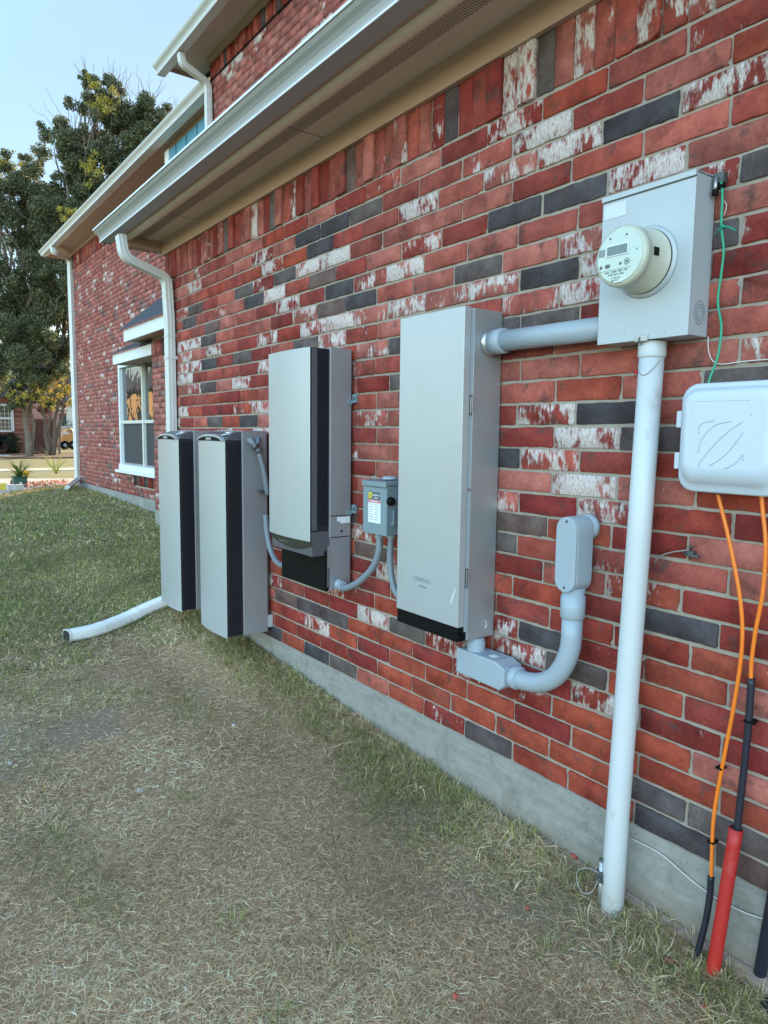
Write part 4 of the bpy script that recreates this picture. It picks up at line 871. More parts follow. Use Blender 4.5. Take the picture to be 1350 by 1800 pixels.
oc2 = cable('orange_cable', [PY(1337, 855, -.035), PY(1341, 900, -.035), PY(1346, 960, -.035), PY(1341, 1040, -.032), PY(1328, 1110, -.030), PY(1321, 1165, -.028), PY(1320, 1210, -.028)], .0052, 'orange', 'orange cable on the right below the white box, ending in a black sheath', 'cable')
cable('sheath', [PY(1321, 1192, -.028), PY(1316, 1270, -.028), PY(1308, 1350, -.028), PY(1299, 1430, -.030), PY(1292, 1500, -.036)], .0092, 'blackcable', '', '', parent=oc2)
p = PY(1318, 1268, -.028); MB().box(p.x - .012, p.x + .012, p.y - .011, p.y + .02, p.z - .003, p.z + .003).lathe((p.x + .014, p.y - .004, p.z), (0, -1, 0), [(0, .005), (.004, .004)], 10).build('clip', M['black'], oc2, .001)
p0, p1 = PY(1294, 1456, -.035), PZ(1248, 1740, -.30)
rd = MB(); path = [p0.lerp(p1, i / 10) for i in range(11)]
n = 18; R0 = .0175
outer = [(R0 * math.cos(R_(360 * i / n)), R0 * math.sin(R_(360 * i / n))) for i in range(n)]
rd.tube(path, R0, 22)
ro = rd.build('red_conduit', M['redpipe']); tag(ro, 'bright red plastic pipe leaning from the ground against the wall foot', 'pipe')
tv = (p0 - p1).normalized()
MB().lathe(p0 + tv * .0005, tv, [(0, R0 * .85), (.0006, R0 * .84)], 20).build('open_end', M['plug'], ro)
p0, p1 = PY(1366, 1540, -.035), PZ(1330, 1745, -.29)
bk = MB().tube([p0.lerp(p1, i / 8) for i in range(9)], .0155, 18).build('black_conduit', M['blackcable']); tag(bk, 'black plastic pipe standing in the dirt at the right edge beside the red pipe', 'pipe')
q1 = PZ(1344, 1745, -.27); q2 = PZ(1362, 1790, -.275)
MB().tube([q1, q1.lerp(q2, .5) + Vector((0, 0, .01)), q2], .005, 8).box(q2.x - .03, q2.x + .05, q2.y - .02, q2.y + .03, -.28, -.245).build('cable_tail', M['blackcable'], bk)
gw = cable('ground_wire', [PY(1268, 318, -.022), PY(1270, 345, -.022), PY(1268, 395, -.02), PY(1272, 440, -.018), PY(1268, 480, -.016), PY(1262, 530, -.016), PY(1268, 575, -.018), PY(1262, 625, -.022), PY(1248, 665, -.03), PY(1240, 692, -.035)], .0032, 'green', 'bright green grounding wire hanging beside the meter box', 'wire')
MB().tube(spline([PY(1270, 398, -.025), PY(1280, 399, -.024), PY(1293, 405, -.02)], 4), .0022, 8).tube(spline([PY(1271, 398, -.026), PY(1264, 404, -.024), PY(1258, 412, -.014)], 4), .0022, 8).tube([PY(1266, 400, -.020), PY(1270, 395, -.027), PY(1275, 401, -.020)], .003, 8).build('tie', M['green'], gw)
MB().tube(spline([PY(1272, 352, -.012), PY(1277, 360, -.012), PY(1275, 372, -.012), PY(1271, 380, -.012)], 4), .0012, 6).build('bare_end', M['wirewhite'], gw)
k = PY(1262, 322, -.03)
gc = MB().box(k.x - .016, k.x + .012, k.y + .005, k.y + .022, k.z + .002, k.z + .028).build('ground_clamp', M['darksteel']); tag(gc, 'dark corroded clamp bolted at the top right corner of the meter box', 'clamp')
MB().tube([(k.x - .006, k.y, k.z + .016), (k.x - .006, k.y - .001, k.z - .022)], .0048, 10).build('bolt', M['steel'], gc)
MB().lathe((k.x - .006, k.y, k.z - .030), (0, 0, 1), [(0, .007), (.010, .009), (.016, .007)], 8).box(k.x - .014, k.x + .014, k.y, k.y + .014, k.z - .012, k.z - .004).build('nut', M['black'], gc, .001)
cable('thin_wire', [PY(1245, 592, -.006), PY(1245, 612, -.006), PY(1249, 628, -.006), PY(1258, 638, -.006), PY(1275, 640, -.006), PY(1310, 635, -.006), PY(1375, 630, -.006)], .0015, 'wirewhite', 'thin pale wire bent round under the meter box along a brick joint', 'wire')
cable('thin_wire', [PY(1110, 1474, -.004), PY(1150, 1494, -.006), PY(1175, 1512, -.006), PY(1210, 1543, -.006), PY(1250, 1573, -.006), PY(1300, 1600, -.005), PY(1342, 1615, -.005), PY(1372, 1618, -.005)], .0017, 'wirewhite', 'thin white wire sagging across the concrete foundation behind the red pipe', 'wire')
lg = PY(1216, 974, -.012)
lu = MB().box(lg.x - .010, lg.x + .008, lg.y - .006, lg.y + .010, lg.z - .008, lg.z + .008).tube([(lg.x - .02, lg.y - .004, lg.z - .001), (lg.x + .024, lg.y - .006, lg.z - .005)], .0042, 10).lathe((lg.x - .004, lg.y, lg.z), (0, 0, 1), [(-.016, .003), (.018, .003), (.019, .005), (.023, .005)], 8).build('ground_clamp', M['darksteel'])
tag(lu, 'small corroded wire clamp fixed to the brick below the white plastic box', 'clamp')
MB().tube(spline([PY(1150, 990, -.004), PY(1160, 978, -.010), PY(1180, 971, -.012), PY(1208, 967, -.014)], 6), .0022, 8).build('lead_wire', M['wiregrey'], lu)
gr = PZ(1054, 1592, -.25)
rod = MB().tube([(gr.x, gr.y, -.30), (gr.x, gr.y, -.105)], .0075, 10).build('ground_rod', M['steel']); tag(rod, 'short grounding rod with clamp and looped wire at the foot of the riser pipe', 'ground rod')
MB().box(gr.x - .012, gr.x + .016, gr.y - .012, gr.y + .012, -.170, -.135).lathe((gr.x + .008, gr.y - .014, -.152), (0, -1, 0), [(0, .006), (.01, .005)], 6).lathe((gr.x, gr.y, -.105), (0, 0, 1), [(0, .010), (.008, .009)], 8).build('clamp', M['darksteel'], rod, .002)
MB().tube(spline([(gr.x, gr.y - .01, -.140), (gr.x - .03, gr.y - .02, -.137), (gr.x - .06, gr.y - .03, -.155), (gr.x - .062, gr.y - .035, -.185), (gr.x - .04, gr.y - .035, -.215), (gr.x - .015, gr.y - .02, -.205), (gr.x - .002, gr.y - .012, -.165)], 6), .0016, 8).build('wire_loop', M['wiregrey'], rod)

# ------------------------------------------------------------------ ground sheet
def axis(parts):
    out = []
    for a, b, n in parts: out += list(np.linspace(a, b, n, endpoint=False))
    out.append(parts[-1][1]); return np.array(out)
gx = axis([(-700, -80, 12), (-80, -20, 60), (-20, -6, 90), (-6, 1.0, 140), (1.0, 12, 20), (12, 500, 8)]); gy = axis([(-500, -30, 10), (-30, -5, 40), (-5, 1.6, 120), (1.6, 20, 50), (20, 600, 10)])
GX, GY = np.meshgrid(gx, gy, indexing='ij'); GZ = zg(GX, GY) + 0.010 * (vnoise(GX, GY, 7, 4) - .5) * (GX > -8)
V = np.stack([GX, GY, GZ], -1).reshape(-1, 3); nx, ny = len(gx), len(gy)
ii, jj = np.meshgrid(np.arange(nx - 1), np.arange(ny - 1), indexing='ij'); b = (ii * ny + jj).ravel()
Fc = np.stack([b, b + ny, b + ny + 1, b + 1], 1)
g, nn = greenness(GX.ravel(), GY.ravel()); d = dirtness(GX.ravel(), GY.ravel())
straw = np.array([.38, .255, .150]); grn = np.array([.17, .19, .075]); soil = np.array([.25, .19, .155])
C = straw[None] * (1 - g[:, None]) + grn[None] * g[:, None]; C = C * (1 - d[:, None] * .6 * (1 - g[:, None])) + soil[None] * (d[:, None] * .6 * (1 - g[:, None]))
farm = np.clip((-GX.ravel() - 19) / 4, 0, 1)[:, None]; C = C * (1 - farm) + np.array([.22, .21, .10])[None] * farm
me = bpy.data.meshes.new('ground'); me.from_pydata(V.tolist(), [], Fc.tolist()); me.materials.append(M['ground'])
me.polygons.foreach_set('use_smooth', np.ones(len(Fc), bool))
a = me.color_attributes.new('Col', 'FLOAT_COLOR', 'POINT'); a.data.foreach_set('color', np.hstack([C, np.ones((len(C), 1))]).astype(np.float32).ravel())
go = bpy.data.objects.new('ground', me); COL.objects.link(go); struct(go)

# ------------------------------------------------------------------ grass blades
_a, _b = PZ(0, 868, .04), PZ(131, 850.5, .04); SIDE = (_b.x - _a.x) * (-1.8 - _a.y) - (_b.y - _a.y) * (0 - _a.x)
def blades(name, x0, x1, y0, y1, dens, lmin, lmax, wmin, wmax, flat, dist_ref, only_green=False):
    n = int((x1 - x0) * (y1 - y0) * dens); x = rng.uniform(x0, x1, n); y = rng.uniform(y0, y1, n)
    ea, eb = PZ(0, 868, .04), PZ(131, 850.5, .04); side = (eb.x - ea.x) * (y - ea.y) - (eb.y - ea.y) * (x - ea.x)
    keep = (y < -.012) | ((x < XA0) & (y < YC - .02)) | ((x < -9.7) & (y < YB - .02)); keep = keep & ((side > 0) | (x > -10)) if SIDE > 0 else keep & ((side < 0) | (x > -10))
    x = x[keep]; y = y[keep]
    g, nn = greenness(x, y); d = dirtness(x, y)
    keep = (rng.random(len(x)) < (1 - .72 * d * (1 - g))) & (rng.random(len(x)) < .72 + .6 * vnoise(x, y, 9, 12))
    x = x[keep]; y = y[keep]; g = g[keep]; n = len(x)
    isg = rng.random(n) < g * .80 + .015
    L = rng.uniform(lmin, lmax, n) * np.where(isg, .9, 1.1); W = rng.uniform(wmin, wmax, n)
    th = rng.uniform(0, 2 * np.pi, n) + .9 * np.sin(x * 1.7) ; el = np.where(isg, rng.uniform(.25, 1.3, n), rng.uniform(-.02, flat, n)); el2 = el - rng.uniform(.1, .9, n) * np.where(isg, 1, .6)
    dx, dy = np.cos(th), np.sin(th); z = zg(x, y) + rng.uniform(.0, .010, n)
    px, py_ = -dy, dx; roll = rng.uniform(-.5, .5, n)
    b0 = np.stack([x, y, z], 1); h1 = .55 * L; p1 = b0 + np.stack([dx * np.cos(el) * h1, dy * np.cos(el) * h1, np.sin(el) * h1], 1)
    bend = rng.uniform(-.5, .5, n); d2x, d2y = np.cos(th + bend), np.sin(th + bend); h2 = .45 * L
    p2 = p1 + np.stack([d2x * np.cos(el2) * h2, d2y * np.cos(el2) * h2, np.sin(el2) * h2], 1)
    gz = zg(p1[:, 0], p1[:, 1]); p1[:, 2] = np.maximum(p1[:, 2], gz + .001); gz = zg(p2[:, 0], p2[:, 1]); p2[:, 2] = np.maximum(p2[:, 2], gz + .001)
    s = np.stack([px * W / 2, py_ * W / 2, roll * W / 2], 1)
    Vv = np.stack([b0 - s, b0 + s, p1 + s * .85, p1 - s * .85, p2], 1)
    t = rng.random(n)[:, None]; br = rng.uniform(.45, 1.5, n)[:, None] * (.72 + .56 * vnoise(x, y, 3.3, 31))[:, None]
    t = t ** 1.4; cs = np.minimum((np.array([.48, .30, .165])[None] * (1 - t) + np.array([.94, .72, .47])[None] * t) * br, .92)
    cg = (np.array([.175, .195, .045])[None] * (1 - t) + np.array([.35, .33, .09])[None] * t) * br
    cg2 = np.array([.46, .39, .20])[None] * br
    cgm = np.where(rng.random(n)[:, None] < .35, cg2, cg)
    C = np.where(isg[:, None], cgm, cs)
    return Vv, C
parts = [blades('g', -2.6, .35, -3.0, 0, 34000, .012, .042, .0008, .0017, .32, 1), blades('g', -4.2, -2.6, -3.4, 0, 13000, .018, .05, .0014, .0028, .34, 1), blades('g', -8.0, -4.2, -4.2, 1.3, 4600, .03, .065, .003, .0055, .5, 1), blades('g', -17.5, -8.0, -5.5, 1.7, 900, .035, .07, .007, .013, .6, 1),
         blades('g', -5.0, .3, -.26, -.012, 9000, .03, .075, .0014, .0030, .6, 1)]
Vb = np.concatenate([p[0] for p in parts]); Cb = np.concatenate([p[1] for p in parts])
# longer tufts scattered through the turf, thicker along the wall foot
tv, tc = [], []
for i in range(300):
    if i < 190: tx, ty = random.uniform(-4.8, .2), -abs(random.gauss(.03, .09)) - .015
    else: tx, ty = random.uniform(-4.5, .2), random.uniform(-2.8, -.05)
    if float(greenness(np.array([tx]), np.array([ty]))[0][0]) < .10 and random.random() < .6: continue
    nb = random.randint(14, 46); rad = random.uniform(.01, .045); gr_ = random.random() < .6
    for _ in range(nb):
        a = random.uniform(0, 6.283); q = random.random() ** .6 * rad; x_, y_ = tx + math.cos(a) * q, min(ty + math.sin(a) * q, -.008); z_ = float(zg(x_, y_)); th = a + random.uniform(-.7, .7); e_ = random.uniform(.35, 1.35); L_ = random.uniform(.025, .075); w_ = random.uniform(.0009, .0018)
        d_ = np.array([math.cos(th), math.sin(th)]); s_ = np.array([-d_[1], d_[0], 0]) * w_; b_ = np.array([x_, y_, z_]); m_ = b_ + np.array([d_[0] * math.cos(e_) * L_ * .5, d_[1] * math.cos(e_) * L_ * .5, math.sin(e_) * L_ * .5]); e2 = e_ - random.uniform(.4, 1.2); t_ = m_ + np.array([d_[0] * math.cos(e2) * L_ * .5, d_[1] * math.cos(e2) * L_ * .5, math.sin(e2) * L_ * .5]); t_[2] = max(t_[2], z_ + .002)
        tv.append([b_ - s_, b_ + s_, m_ + s_ * .8, m_ - s_ * .8, t_]); k_ = random.uniform(.7, 1.3)
        tc.append(np.array(random.choice([(.17, .22, .06), (.26, .30, .09), (.36, .35, .14)] if gr_ and random.random() < .75 else [(.44, .33, .19), (.60, .48, .30)])) * k_)
Vb = np.concatenate([Vb, np.array(tv)]); Cb = np.concatenate([Cb, np.array(tc)])
go = mesh_np('grass', Vb, 5, [(0, 1, 2, 3), (3, 2, 4)], [M['blade']], Cb); struct(go, 'stuff')
go['label'] = 'short dry and green lawn grass beside the house'

# tufts of longer green grass at the wall foot belong to the same lawn; loose bits lying on it
def chip(px, py, z, r, mat, label, cat, name, sq=(1, 1, .5), grp=None):
    c = PG(px, py, r * sq[2] * .6 + .006); bm = bmesh.new(); bmesh.ops.create_icosphere(bm, subdivisions=2, radius=r)
    for v in bm.verts:
        k = 1 + random.uniform(-.22, .22); v.co = Vector((v.co.x * sq[0] * k, v.co.y * sq[1] * k, v.co.z * sq[2] * k)) + c
    me = bpy.data.meshes.new(name); bm.to_mesh(me); bm.free(); me.materials.append(mat); o = bpy.data.objects.new(name, me); COL.objects.link(o); tag(o, label, cat, grp); return o
bc = simple('brick_fragment', (0.42, 0.09, 0.06), 0.9, 0, 0.25, 40, 120, 0.8, 0.003); st = simple('pale_stone', (0.55, 0.53, 0.48), 0.9, 0, 0.2, 40, 120, 0.6, 0.003)
gl_ = 'brick fragments lying in the grass'
chip(800, 1750, -.262, .009, bc, 'small red brick fragment in the bare grass at the bottom centre of the lawn', 'brick fragment', 'brick_fragment', grp=gl_)
chip(1241, 1770, -.262, .010, bc, 'small red brick fragment on the dirt just below the red pipe', 'brick fragment', 'brick_fragment', grp=gl_)
chip(1176, 1688, -.262, .016, simple('brown_fragment', (0.22, 0.07, 0.045), 0.9, 0, 0.25, 40, 120, 0.8, 0.003), 'brownish brick fragment half hidden in grass left of the black cable end', 'brick fragment', 'brick_fragment', grp=gl_)
chip(926, 1596, -.262, .008, bc, 'tiny red brick fragment in the grass left of the grounding rod', 'brick fragment', 'brick_fragment', grp=gl_)
chip(1010, 1505, -.225, .014, bc, 'reddish brick fragment against the foundation edge left of the white riser pipe', 'brick fragment', 'brick_fragment', grp=gl_)
chip(411, 1274, -.205, .009, st, 'small white pebble in the dry grass in front of the battery cabinets', 'pebble', 'pebble')
lf = simple('dead_leaf', (0.36, 0.33, 0.27), 0.85, 0, 0.2, 40, 120, 0.4, 0.002)
chip(247, 1389, -.225, .017, lf, 'curled grey dead leaf, larger of the two on the dry grass near the centre', 'leaf', 'dead_leaf', (1.3, .8, .25)); chip(212, 1427, -.228, .011, lf, 'small pale dead leaf just below the larger curled one on the dry grass', 'leaf', 'dead_leaf', (1, .8, .3))
chip(18, 1341, -.215, .014, lf, 'pale flat dead leaf on the dry grass at the left edge', 'leaf', 'dead_leaf', (1.6, .6, .25))

# ------------------------------------------------------------------ far side: path, edging, planter, neighbours
zf = 0.050
def slab(name, x0, x1, y0, y1, z, th, mat, kind='structure'):
    o = MB().box(x0, x1, y0, y1, z - th, z).build(name, mat); struct(o, kind); return o
cpath = simple('path_concrete', (0.42, 0.38, 0.34), 0.9, 0, 0.15, 2, 30, 0.3, 0.004)
pp = [PZ(-300, 841, zf), PZ(131, 841, zf), PZ(131, 850.5, zf), PZ(60, 858, zf), PZ(0, 867.5, zf), PZ(-300, 925, zf)]
po = MB().prism_z([(q.x, q.y) for q in pp][::-1], zf - .12, zf).build('path', cpath); struct(po)
slab('pavement', -26.4, -24.9, -60, 60, float(zg(-25.5, 1)) + .03, .05, simple('pavement_concrete', (0.50, 0.43, 0.33), 0.9, 0, 0.15, 2, 30, 0.3, 0.004))
mulch = simple('mulch_bed', (0.10, 0.055, 0.045), 0.95, 0, 0.4, 8, 30, 0.9, 0.03)
mo = MB().prism_z([(-39.6 + 3.2 * math.cos(R_(a)), 4.9 + 2.6 * math.sin(R_(a))) for a in range(0, 360, 15)], float(zg(-39, 4)) - .05, float(zg(-39, 4)) + .05).build('mulch_bed', mulch); struct(mo)
slab('flower_bed', -47.5, -41.2, -6, 12, float(zg(-44, 3)) + .015, .06, mulch)
# stone edging
for i, (px, py) in enumerate([(21, 860), (33, 860)]):
    p = PZ(px, py + 2, zf + .0); o = MB().box(p.x - .10, p.x + .10, p.y - .085, p.y + .085, zf, zf + .115).build('edging_block', simple('edging_stone%d' % i, (0.45, 0.41, 0.39), 0.9, 0, 0.2, 12, 60, 0.6, 0.004), None, .012)
    tag(o, ['pale stone edging block left of the other, near the green planter', 'pale stone edging block right beside the green planter pot'][i], 'edging block', 'stone edging blocks by the path')
p = PZ(6, 861, zf); o = MB().box(p.x - .10, p.x + .10, p.y - .22, p.y + .07, zf, zf + .12).build('edging_block', simple('edging_sun_yellow', (0.62, 0.45, 0.06), 0.8, 0, 0.2, 12, 60, 0.6, 0.004), None, .012); tag(o, 'edging block with sunlit yellow put into its colour at the far left edge', 'edging block', 'stone edging blocks by the path')  # sunlit yellow of this patch put into the block colour
# planter
p = PZ(35, 856, zf); wdt = .30
pot = MB().prism_z([(p.x + a * wdt * .42, p.y + b * wdt * .42) for a, b in ((-1, -1), (1, -1), (1, 1), (-1, 1))], zf, zf + .19).build('planter', simple('green_planter', (0.03, 0.085, 0.06), 0.5, 0, 0.1, 5, 60, 0.1), None, .01)
tag(pot, 'dark green square planter pot with spiky yucca at the edge of the path', 'planter')
MB().box(p.x - wdt * .46, p.x + wdt * .46, p.y - wdt * .46, p.y + wdt * .46, zf + .19, zf + .215).build('rim', pot.data.materials[0], pot, .004)
MB().lathe((p.x + wdt * .43, p.y, zf + .09), (1, 0, 0), [(0, .022), (.004, .02)], 12).build('tag', M['paper'], pot)
def spiky(c, n, L, wd, cols, name, parent=None, up=.2):
    V, C = [], []
    for i in range(n):
        th = random.uniform(0, 6.283); e0 = random.uniform(up, 1.45); l = L * random.uniform(.6, 1.1); d = Vector((math.cos(th), math.sin(th), 0)); s = Vector((-d.y, d.x, 0)) * wd / 2; q = Vector(c); pts = []
        for k in range(5):
            pts.append(q.copy()); q = q + (d * math.cos(e0) + Vector((0, 0, 1)) * math.sin(e0)) * l / 4; e0 -= .22
        ww = [.7, 1, .9, .6, .05]; V.append([p_ + s * ww[k] for k, p_ in enumerate(pts)] + [p_ - s * ww[k] for k, p_ in enumerate(pts)]); C.append(random.choice(cols))
    return mesh_np(name, [[tuple(a) for a in v] for v in V], 10, [(0, 1, 6, 5), (1, 2, 7, 6), (2, 3, 8, 7), (3, 4, 9, 8)], [M['leaf']], C, parent)
yu = spiky((p.x, p.y, zf + .19), 70, .50, .028, [(.05, .10, .02), (.08, .13, .03), (.12, .16, .04)], 'yucca_plant'); tag(yu, 'spiky green yucca growing in the dark green planter', 'plant')
yl = spiky((p.x + .02, p.y + .12, zf + .2), 26, .22, .035, [(.55, .42, .03), (.50, .40, .08)], 'yellow_plant', up=.7); tag(yl, 'short yellow variegated plant in the planter at the foot of the yucca', 'plant')
p2 = PZ(20, 857, zf); cn = MB().lathe((p2.x, p2.y, zf), (0, 0, 1), [(0, .05), (.01, .05), (.012, .035), (.16, .006)], 14).build('garden_cone', simple('dark_red_cone', (0.25, 0.04, 0.03), 0.6, 0)); tag(cn, 'small dark red cone standing left of the green planter', 'cone')
# row of small pink and orange blooms edging the path
bl = MB(); pa = PZ(50, 857, zf); pb_ = PZ(117, 851, zf)
V, C = [], []
for i in range(420):
    t = random.random(); q = pa.lerp(pb_, t) + Vector((random.uniform(-.12, .12), random.uniform(-.1, .1), random.uniform(.01, .11))); s = random.uniform(.010, .022)
    a = Vector((random.uniform(-1, 1), random.uniform(-1, 1), random.uniform(-1, 1))).normalized(); bb = a.orthogonal().normalized()
    V.append([tuple(q + a * s), tuple(q + bb * s), tuple(q - a * s), tuple(q - bb * s)]); C.append(random.choice([(.70, .16, .14), (.72, .30, .22), (.75, .5, .35), (.12, .16, .05), (.15, .18, .06), (.7, .2, .2)]))
fo = mesh_np('flower_row', V, 4, [(0, 1, 2, 3)], [M['leaf']], C); struct(fo, 'stuff'); fo['label'] = 'low row of pink and orange blooms along the path edge'
p3 = PZ(127, 838, zf)
ys = spiky((p3.x - 1.4, p3.y - .10, zf), 30, .85, .022, [(.32, .36, .10), (.22, .30, .08)], 'yellow_shrub', up=.5); tag(ys, 'arching yellow green plant beyond the far house corner', 'plant')
# sheet on the neighbour's lawn
p4 = PZ(6, 803, float(zg(-34, 2)))
sh = MB().prism_z([(p4.x - 1.2, p4.y - 1.2), (p4.x + .9, p4.y - 1.2), (p4.x + .2, p4.y + .35), (p4.x - .8, p4.y + .3)], p4.z + .005, p4.z + .07).build('white_board', M['whitetrim'], None, .01); tag(sh, 'white flat board lying on the lawn across the street at the left edge', 'board')

# houses across the street
def brick_shader(name, c1, c2, sc=1.0):
    m, nt, b = newmat(name); tc = N(nt, 'ShaderNodeTexCoord'); mp = N(nt, 'ShaderNodeMapping'); mp.inputs['Rotation'].default_value = (R_(90), 0, R_(90))
    nt.links.new(tc.outputs['Object'], mp.inputs[0]); bt = N(nt, 'ShaderNodeTexBrick'); nt.links.new(mp.outputs[0], bt.inputs['Vector'])
    bt.inputs['Color1'].default_value = (*c1, 1); bt.inputs['Color2'].default_value = (*c2, 1); bt.inputs['Mortar'].default_value = (.42, .36, .30, 1)
    bt.inputs['Scale'].default_value = 1.0; bt.inputs['Brick Width'].default_value = .25; bt.inputs['Row Height'].default_value = .085; bt.inputs['Mortar Size'].default_value = .011
    nt.links.new(bt.outputs[0], b.inputs['Base Color']); b.inputs['Roughness'].default_value = .9; return m
bm1 = brick_shader('neighbour_brick', (.20, .07, .05), (.34, .15, .11))
ZN = float(zg(-45, 4))
XN = -44.0
yA, yB_ = PX(-260, 760, XN).y, PX(58, 760, XN).y
nh = thing('neighbour_house', (XN - 5, (yA + yB_) / 2, ZN), 'brick house across the street with white gridded window behind the big tree', 'house')
MB().box(XN - 9, XN, yA, yB_, ZN - .1, ZN + 3.2).build('wall', bm1, nh)
roof_quad('roof', [(XN + .5, yA - .5, ZN + 3.1), (XN + .5, yB_ + .5, ZN + 3.1), (XN - 4.5, yB_ - 2, ZN + 5.6), (XN - 4.5, yA + 2, ZN + 5.6)], M['shingle'], nh, .1)
wy0, wy1 = PX(-40, 740, XN).y, PX(22, 740, XN).y; wz0, wz1 = PX(10, 758, XN).z, PX(10, 712, XN).z
wn = MB().box(XN + .0, XN + .08, wy0 - .06, wy0 + .0, wz0, wz1).box(XN, XN + .08, wy1 - .09, wy1 + .06, wz0, wz1).box(XN, XN + .08, wy0, wy1 - .09, wz0 - .04, wz0 + .06).box(XN, XN + .08, wy0, wy1 - .09, wz1 - .06, wz1 + .06).box(XN + .01, XN + .075, wy0, wy1 - .09, (wz0 + wz1) / 2 - .06, (wz0 + wz1) / 2 + .05).build('window', M['whitetrim'], nh)
MB().box(XN + .002, XN + .03, wy0, wy1 - .09, wz0, wz1).build('pane', simple('neighbour_glass', (0.09, 0.10, 0.08), 0.12, 0, 0.3, 1.5, 60, 0), wn)
gm = MB()
for i in range(1, 9): y = wy0 + (wy1 - wy0) * i / 9; gm.box(XN + .031, XN + .045, y - .012, y + .012, wz0, wz1)
for i in range(1, 6): z = wz0 + (wz1 - wz0) * i / 6; gm.box(XN + .0455, XN + .055, wy0, wy1 - .09, z - .010, z + .010)
gm.build('muntin', M['beigetrim'], wn)
# fence
fy0, fy1 = PX(56, 760, XN + .8).y, PX(97, 760, XN + .8).y
fe = MB(); nbd = 18
for i in range(nbd): a = fy0 + (fy1 - fy0) * i / nbd; fe.box(XN + .8, XN + .83 + random.uniform(0, .01), a + .006, a + (fy1 - fy0) / nbd - .006, ZN, PX(75, 737, XN + .8).z + random.uniform(-.02, .02))
fo = fe.build('board_fence', simple('dark_red_boards', (0.07, 0.020, 0.016), 0.8, 0, 0.3, 3, 30, 0.4, 0.003)); tag(fo, 'dark red brown board fence behind the forked tree trunks', 'fence')
# red brick house further behind
X2 = -62.0
h2 = thing('brick_house', (X2 - 4, PX(90, 760, X2).y, ZN), 'more distant pinkish brick house seen above the dark board fence', 'house')
ya, yb2 = PX(50, 760, X2).y, PX(106, 760, X2).y
MB().box(X2 - 8, X2, ya, yb2, ZN - .1, ZN + 6.2).build('wall', brick_shader('far_pink_brick', (.38, .17, .13), (.46, .26, .21)), h2)
roof_quad('roof', [(X2 + .6, ya - .6, ZN + 6.1), (X2 + .6, yb2 + .6, ZN + 6.1), (X2 - 4, yb2 - 2, ZN + 8.5), (X2 - 4, ya + 2, ZN + 8.5)], M['shingle'], h2, .1)
X3 = -80.0
h3 = thing('white_house', (X3 - 4, PX(112, 760, X3).y, ZN), 'pale cream house in the far gap beside the wall corner', 'house')
ya, yb2 = PX(98, 760, X3).y, PX(150, 760, X3).y
w3 = MB().box(X3 - 8, X3, ya, yb2, ZN - .1, PX(110, 728, X3).z + 1.2).build('wall', simple('cream_siding', (0.62, 0.58, 0.50), 0.8, 0, 0.08), h3)
roof_quad('roof', [(X3 + .6, ya - .6, PX(110, 728, X3).z + 1.1), (X3 + .6, yb2 + .6, PX(110, 728, X3).z + 1.1), (X3 - 4, yb2 - 2, 8), (X3 - 4, ya + 2, 8)], M['shingle'], h3, .1)
for a in (103.5, 110):
    q = PX(a, 735, X3); MB().box(X3 + .01, X3 + .05, q.y - .35, q.y + .35, q.z - .7, q.z + .5).build('window', M['screen'], h3)
# pickup / van parked in the gap
X4 = -56.0
y0_, y1_ = PX(104, 765, X4).y, PX(128, 765, X4).y; L = y1_ - y0_
car = thing('parked_car', (X4, (y0_ + y1_) / 2, ZN), 'white car, orange sunlight painted on its side, parked in the gap beside the wall corner', 'car')
zz = ZN; k = L
side = [(0, .30), (0, .95), (.10, 1.12), (.28, 1.2), (.40, 1.55), (.75, 1.6), (.93, 1.15), (1, 1.0), (1, .30)]
ko = MB(); rings = []
for xo, sc_ in ((-.85, .94), (-.75, 1.0), (.75, 1.0), (.85, .94)): rings.append([(X4 + xo, (y0_ + y1_) / 2 + (a - .5) * k * (sc_), zz + .3 + (b - .3) * sc_) for a, b in side])
ko.loft(rings).build('body', simple('sun_tinted_car_paint', (0.62, 0.27, 0.07), 0.3, 0.1, 0.05), car, .04)  # orange sunlight on the white car painted into its body colour
MB().box(X4 - .7, X4 + .7, (y0_ + y1_) / 2 - k * .12, (y0_ + y1_) / 2 + k * .28, zz + 1.6, zz + 1.66).box(X4 + .76, X4 + .88, (y0_ + y1_) / 2 - k * .5, (y0_ + y1_) / 2 + k * .05, zz + 1.10, zz + 1.22).build('roof', M['whitetrim'], car, .02)
MB().box(X4 + .855, X4 + .875, (y0_ + y1_) / 2 - k * .08, (y0_ + y1_) / 2 + k * .24, zz + 1.23, zz + 1.5).build('side_window', M['glass'], car)
for a in (.2, .8):
    wl = MB().lathe((X4 + .80, y0_ + k * a, zz + .32), (1, 0, 0), [(0, .32), (.14, .32), (.15, .28)], 20).build('wheel', M['black'], car); MB().lathe((X4 + .951, y0_ + k * a, zz + .32), (1, 0, 0), [(0, .13), (.01, .11)], 16).build('rim', M['graybody'], wl)
# urn
p5 = PZ(40, 786, ZN); ur = MB().lathe((p5.x, p5.y, ZN), (0, 0, 1), [(0, .16), (.04, .16), (.08, .07), (.22, .07), (.3, .16), (.55, .26), (.62, .31), (.66, .31), (.66, .26)], 20).build('garden_urn', simple('cream_urn', (0.52, 0.44, 0.28), 0.7, 0, 0.1)); tag(ur, 'cream footed garden urn in front of the brick house across the street', 'urn')

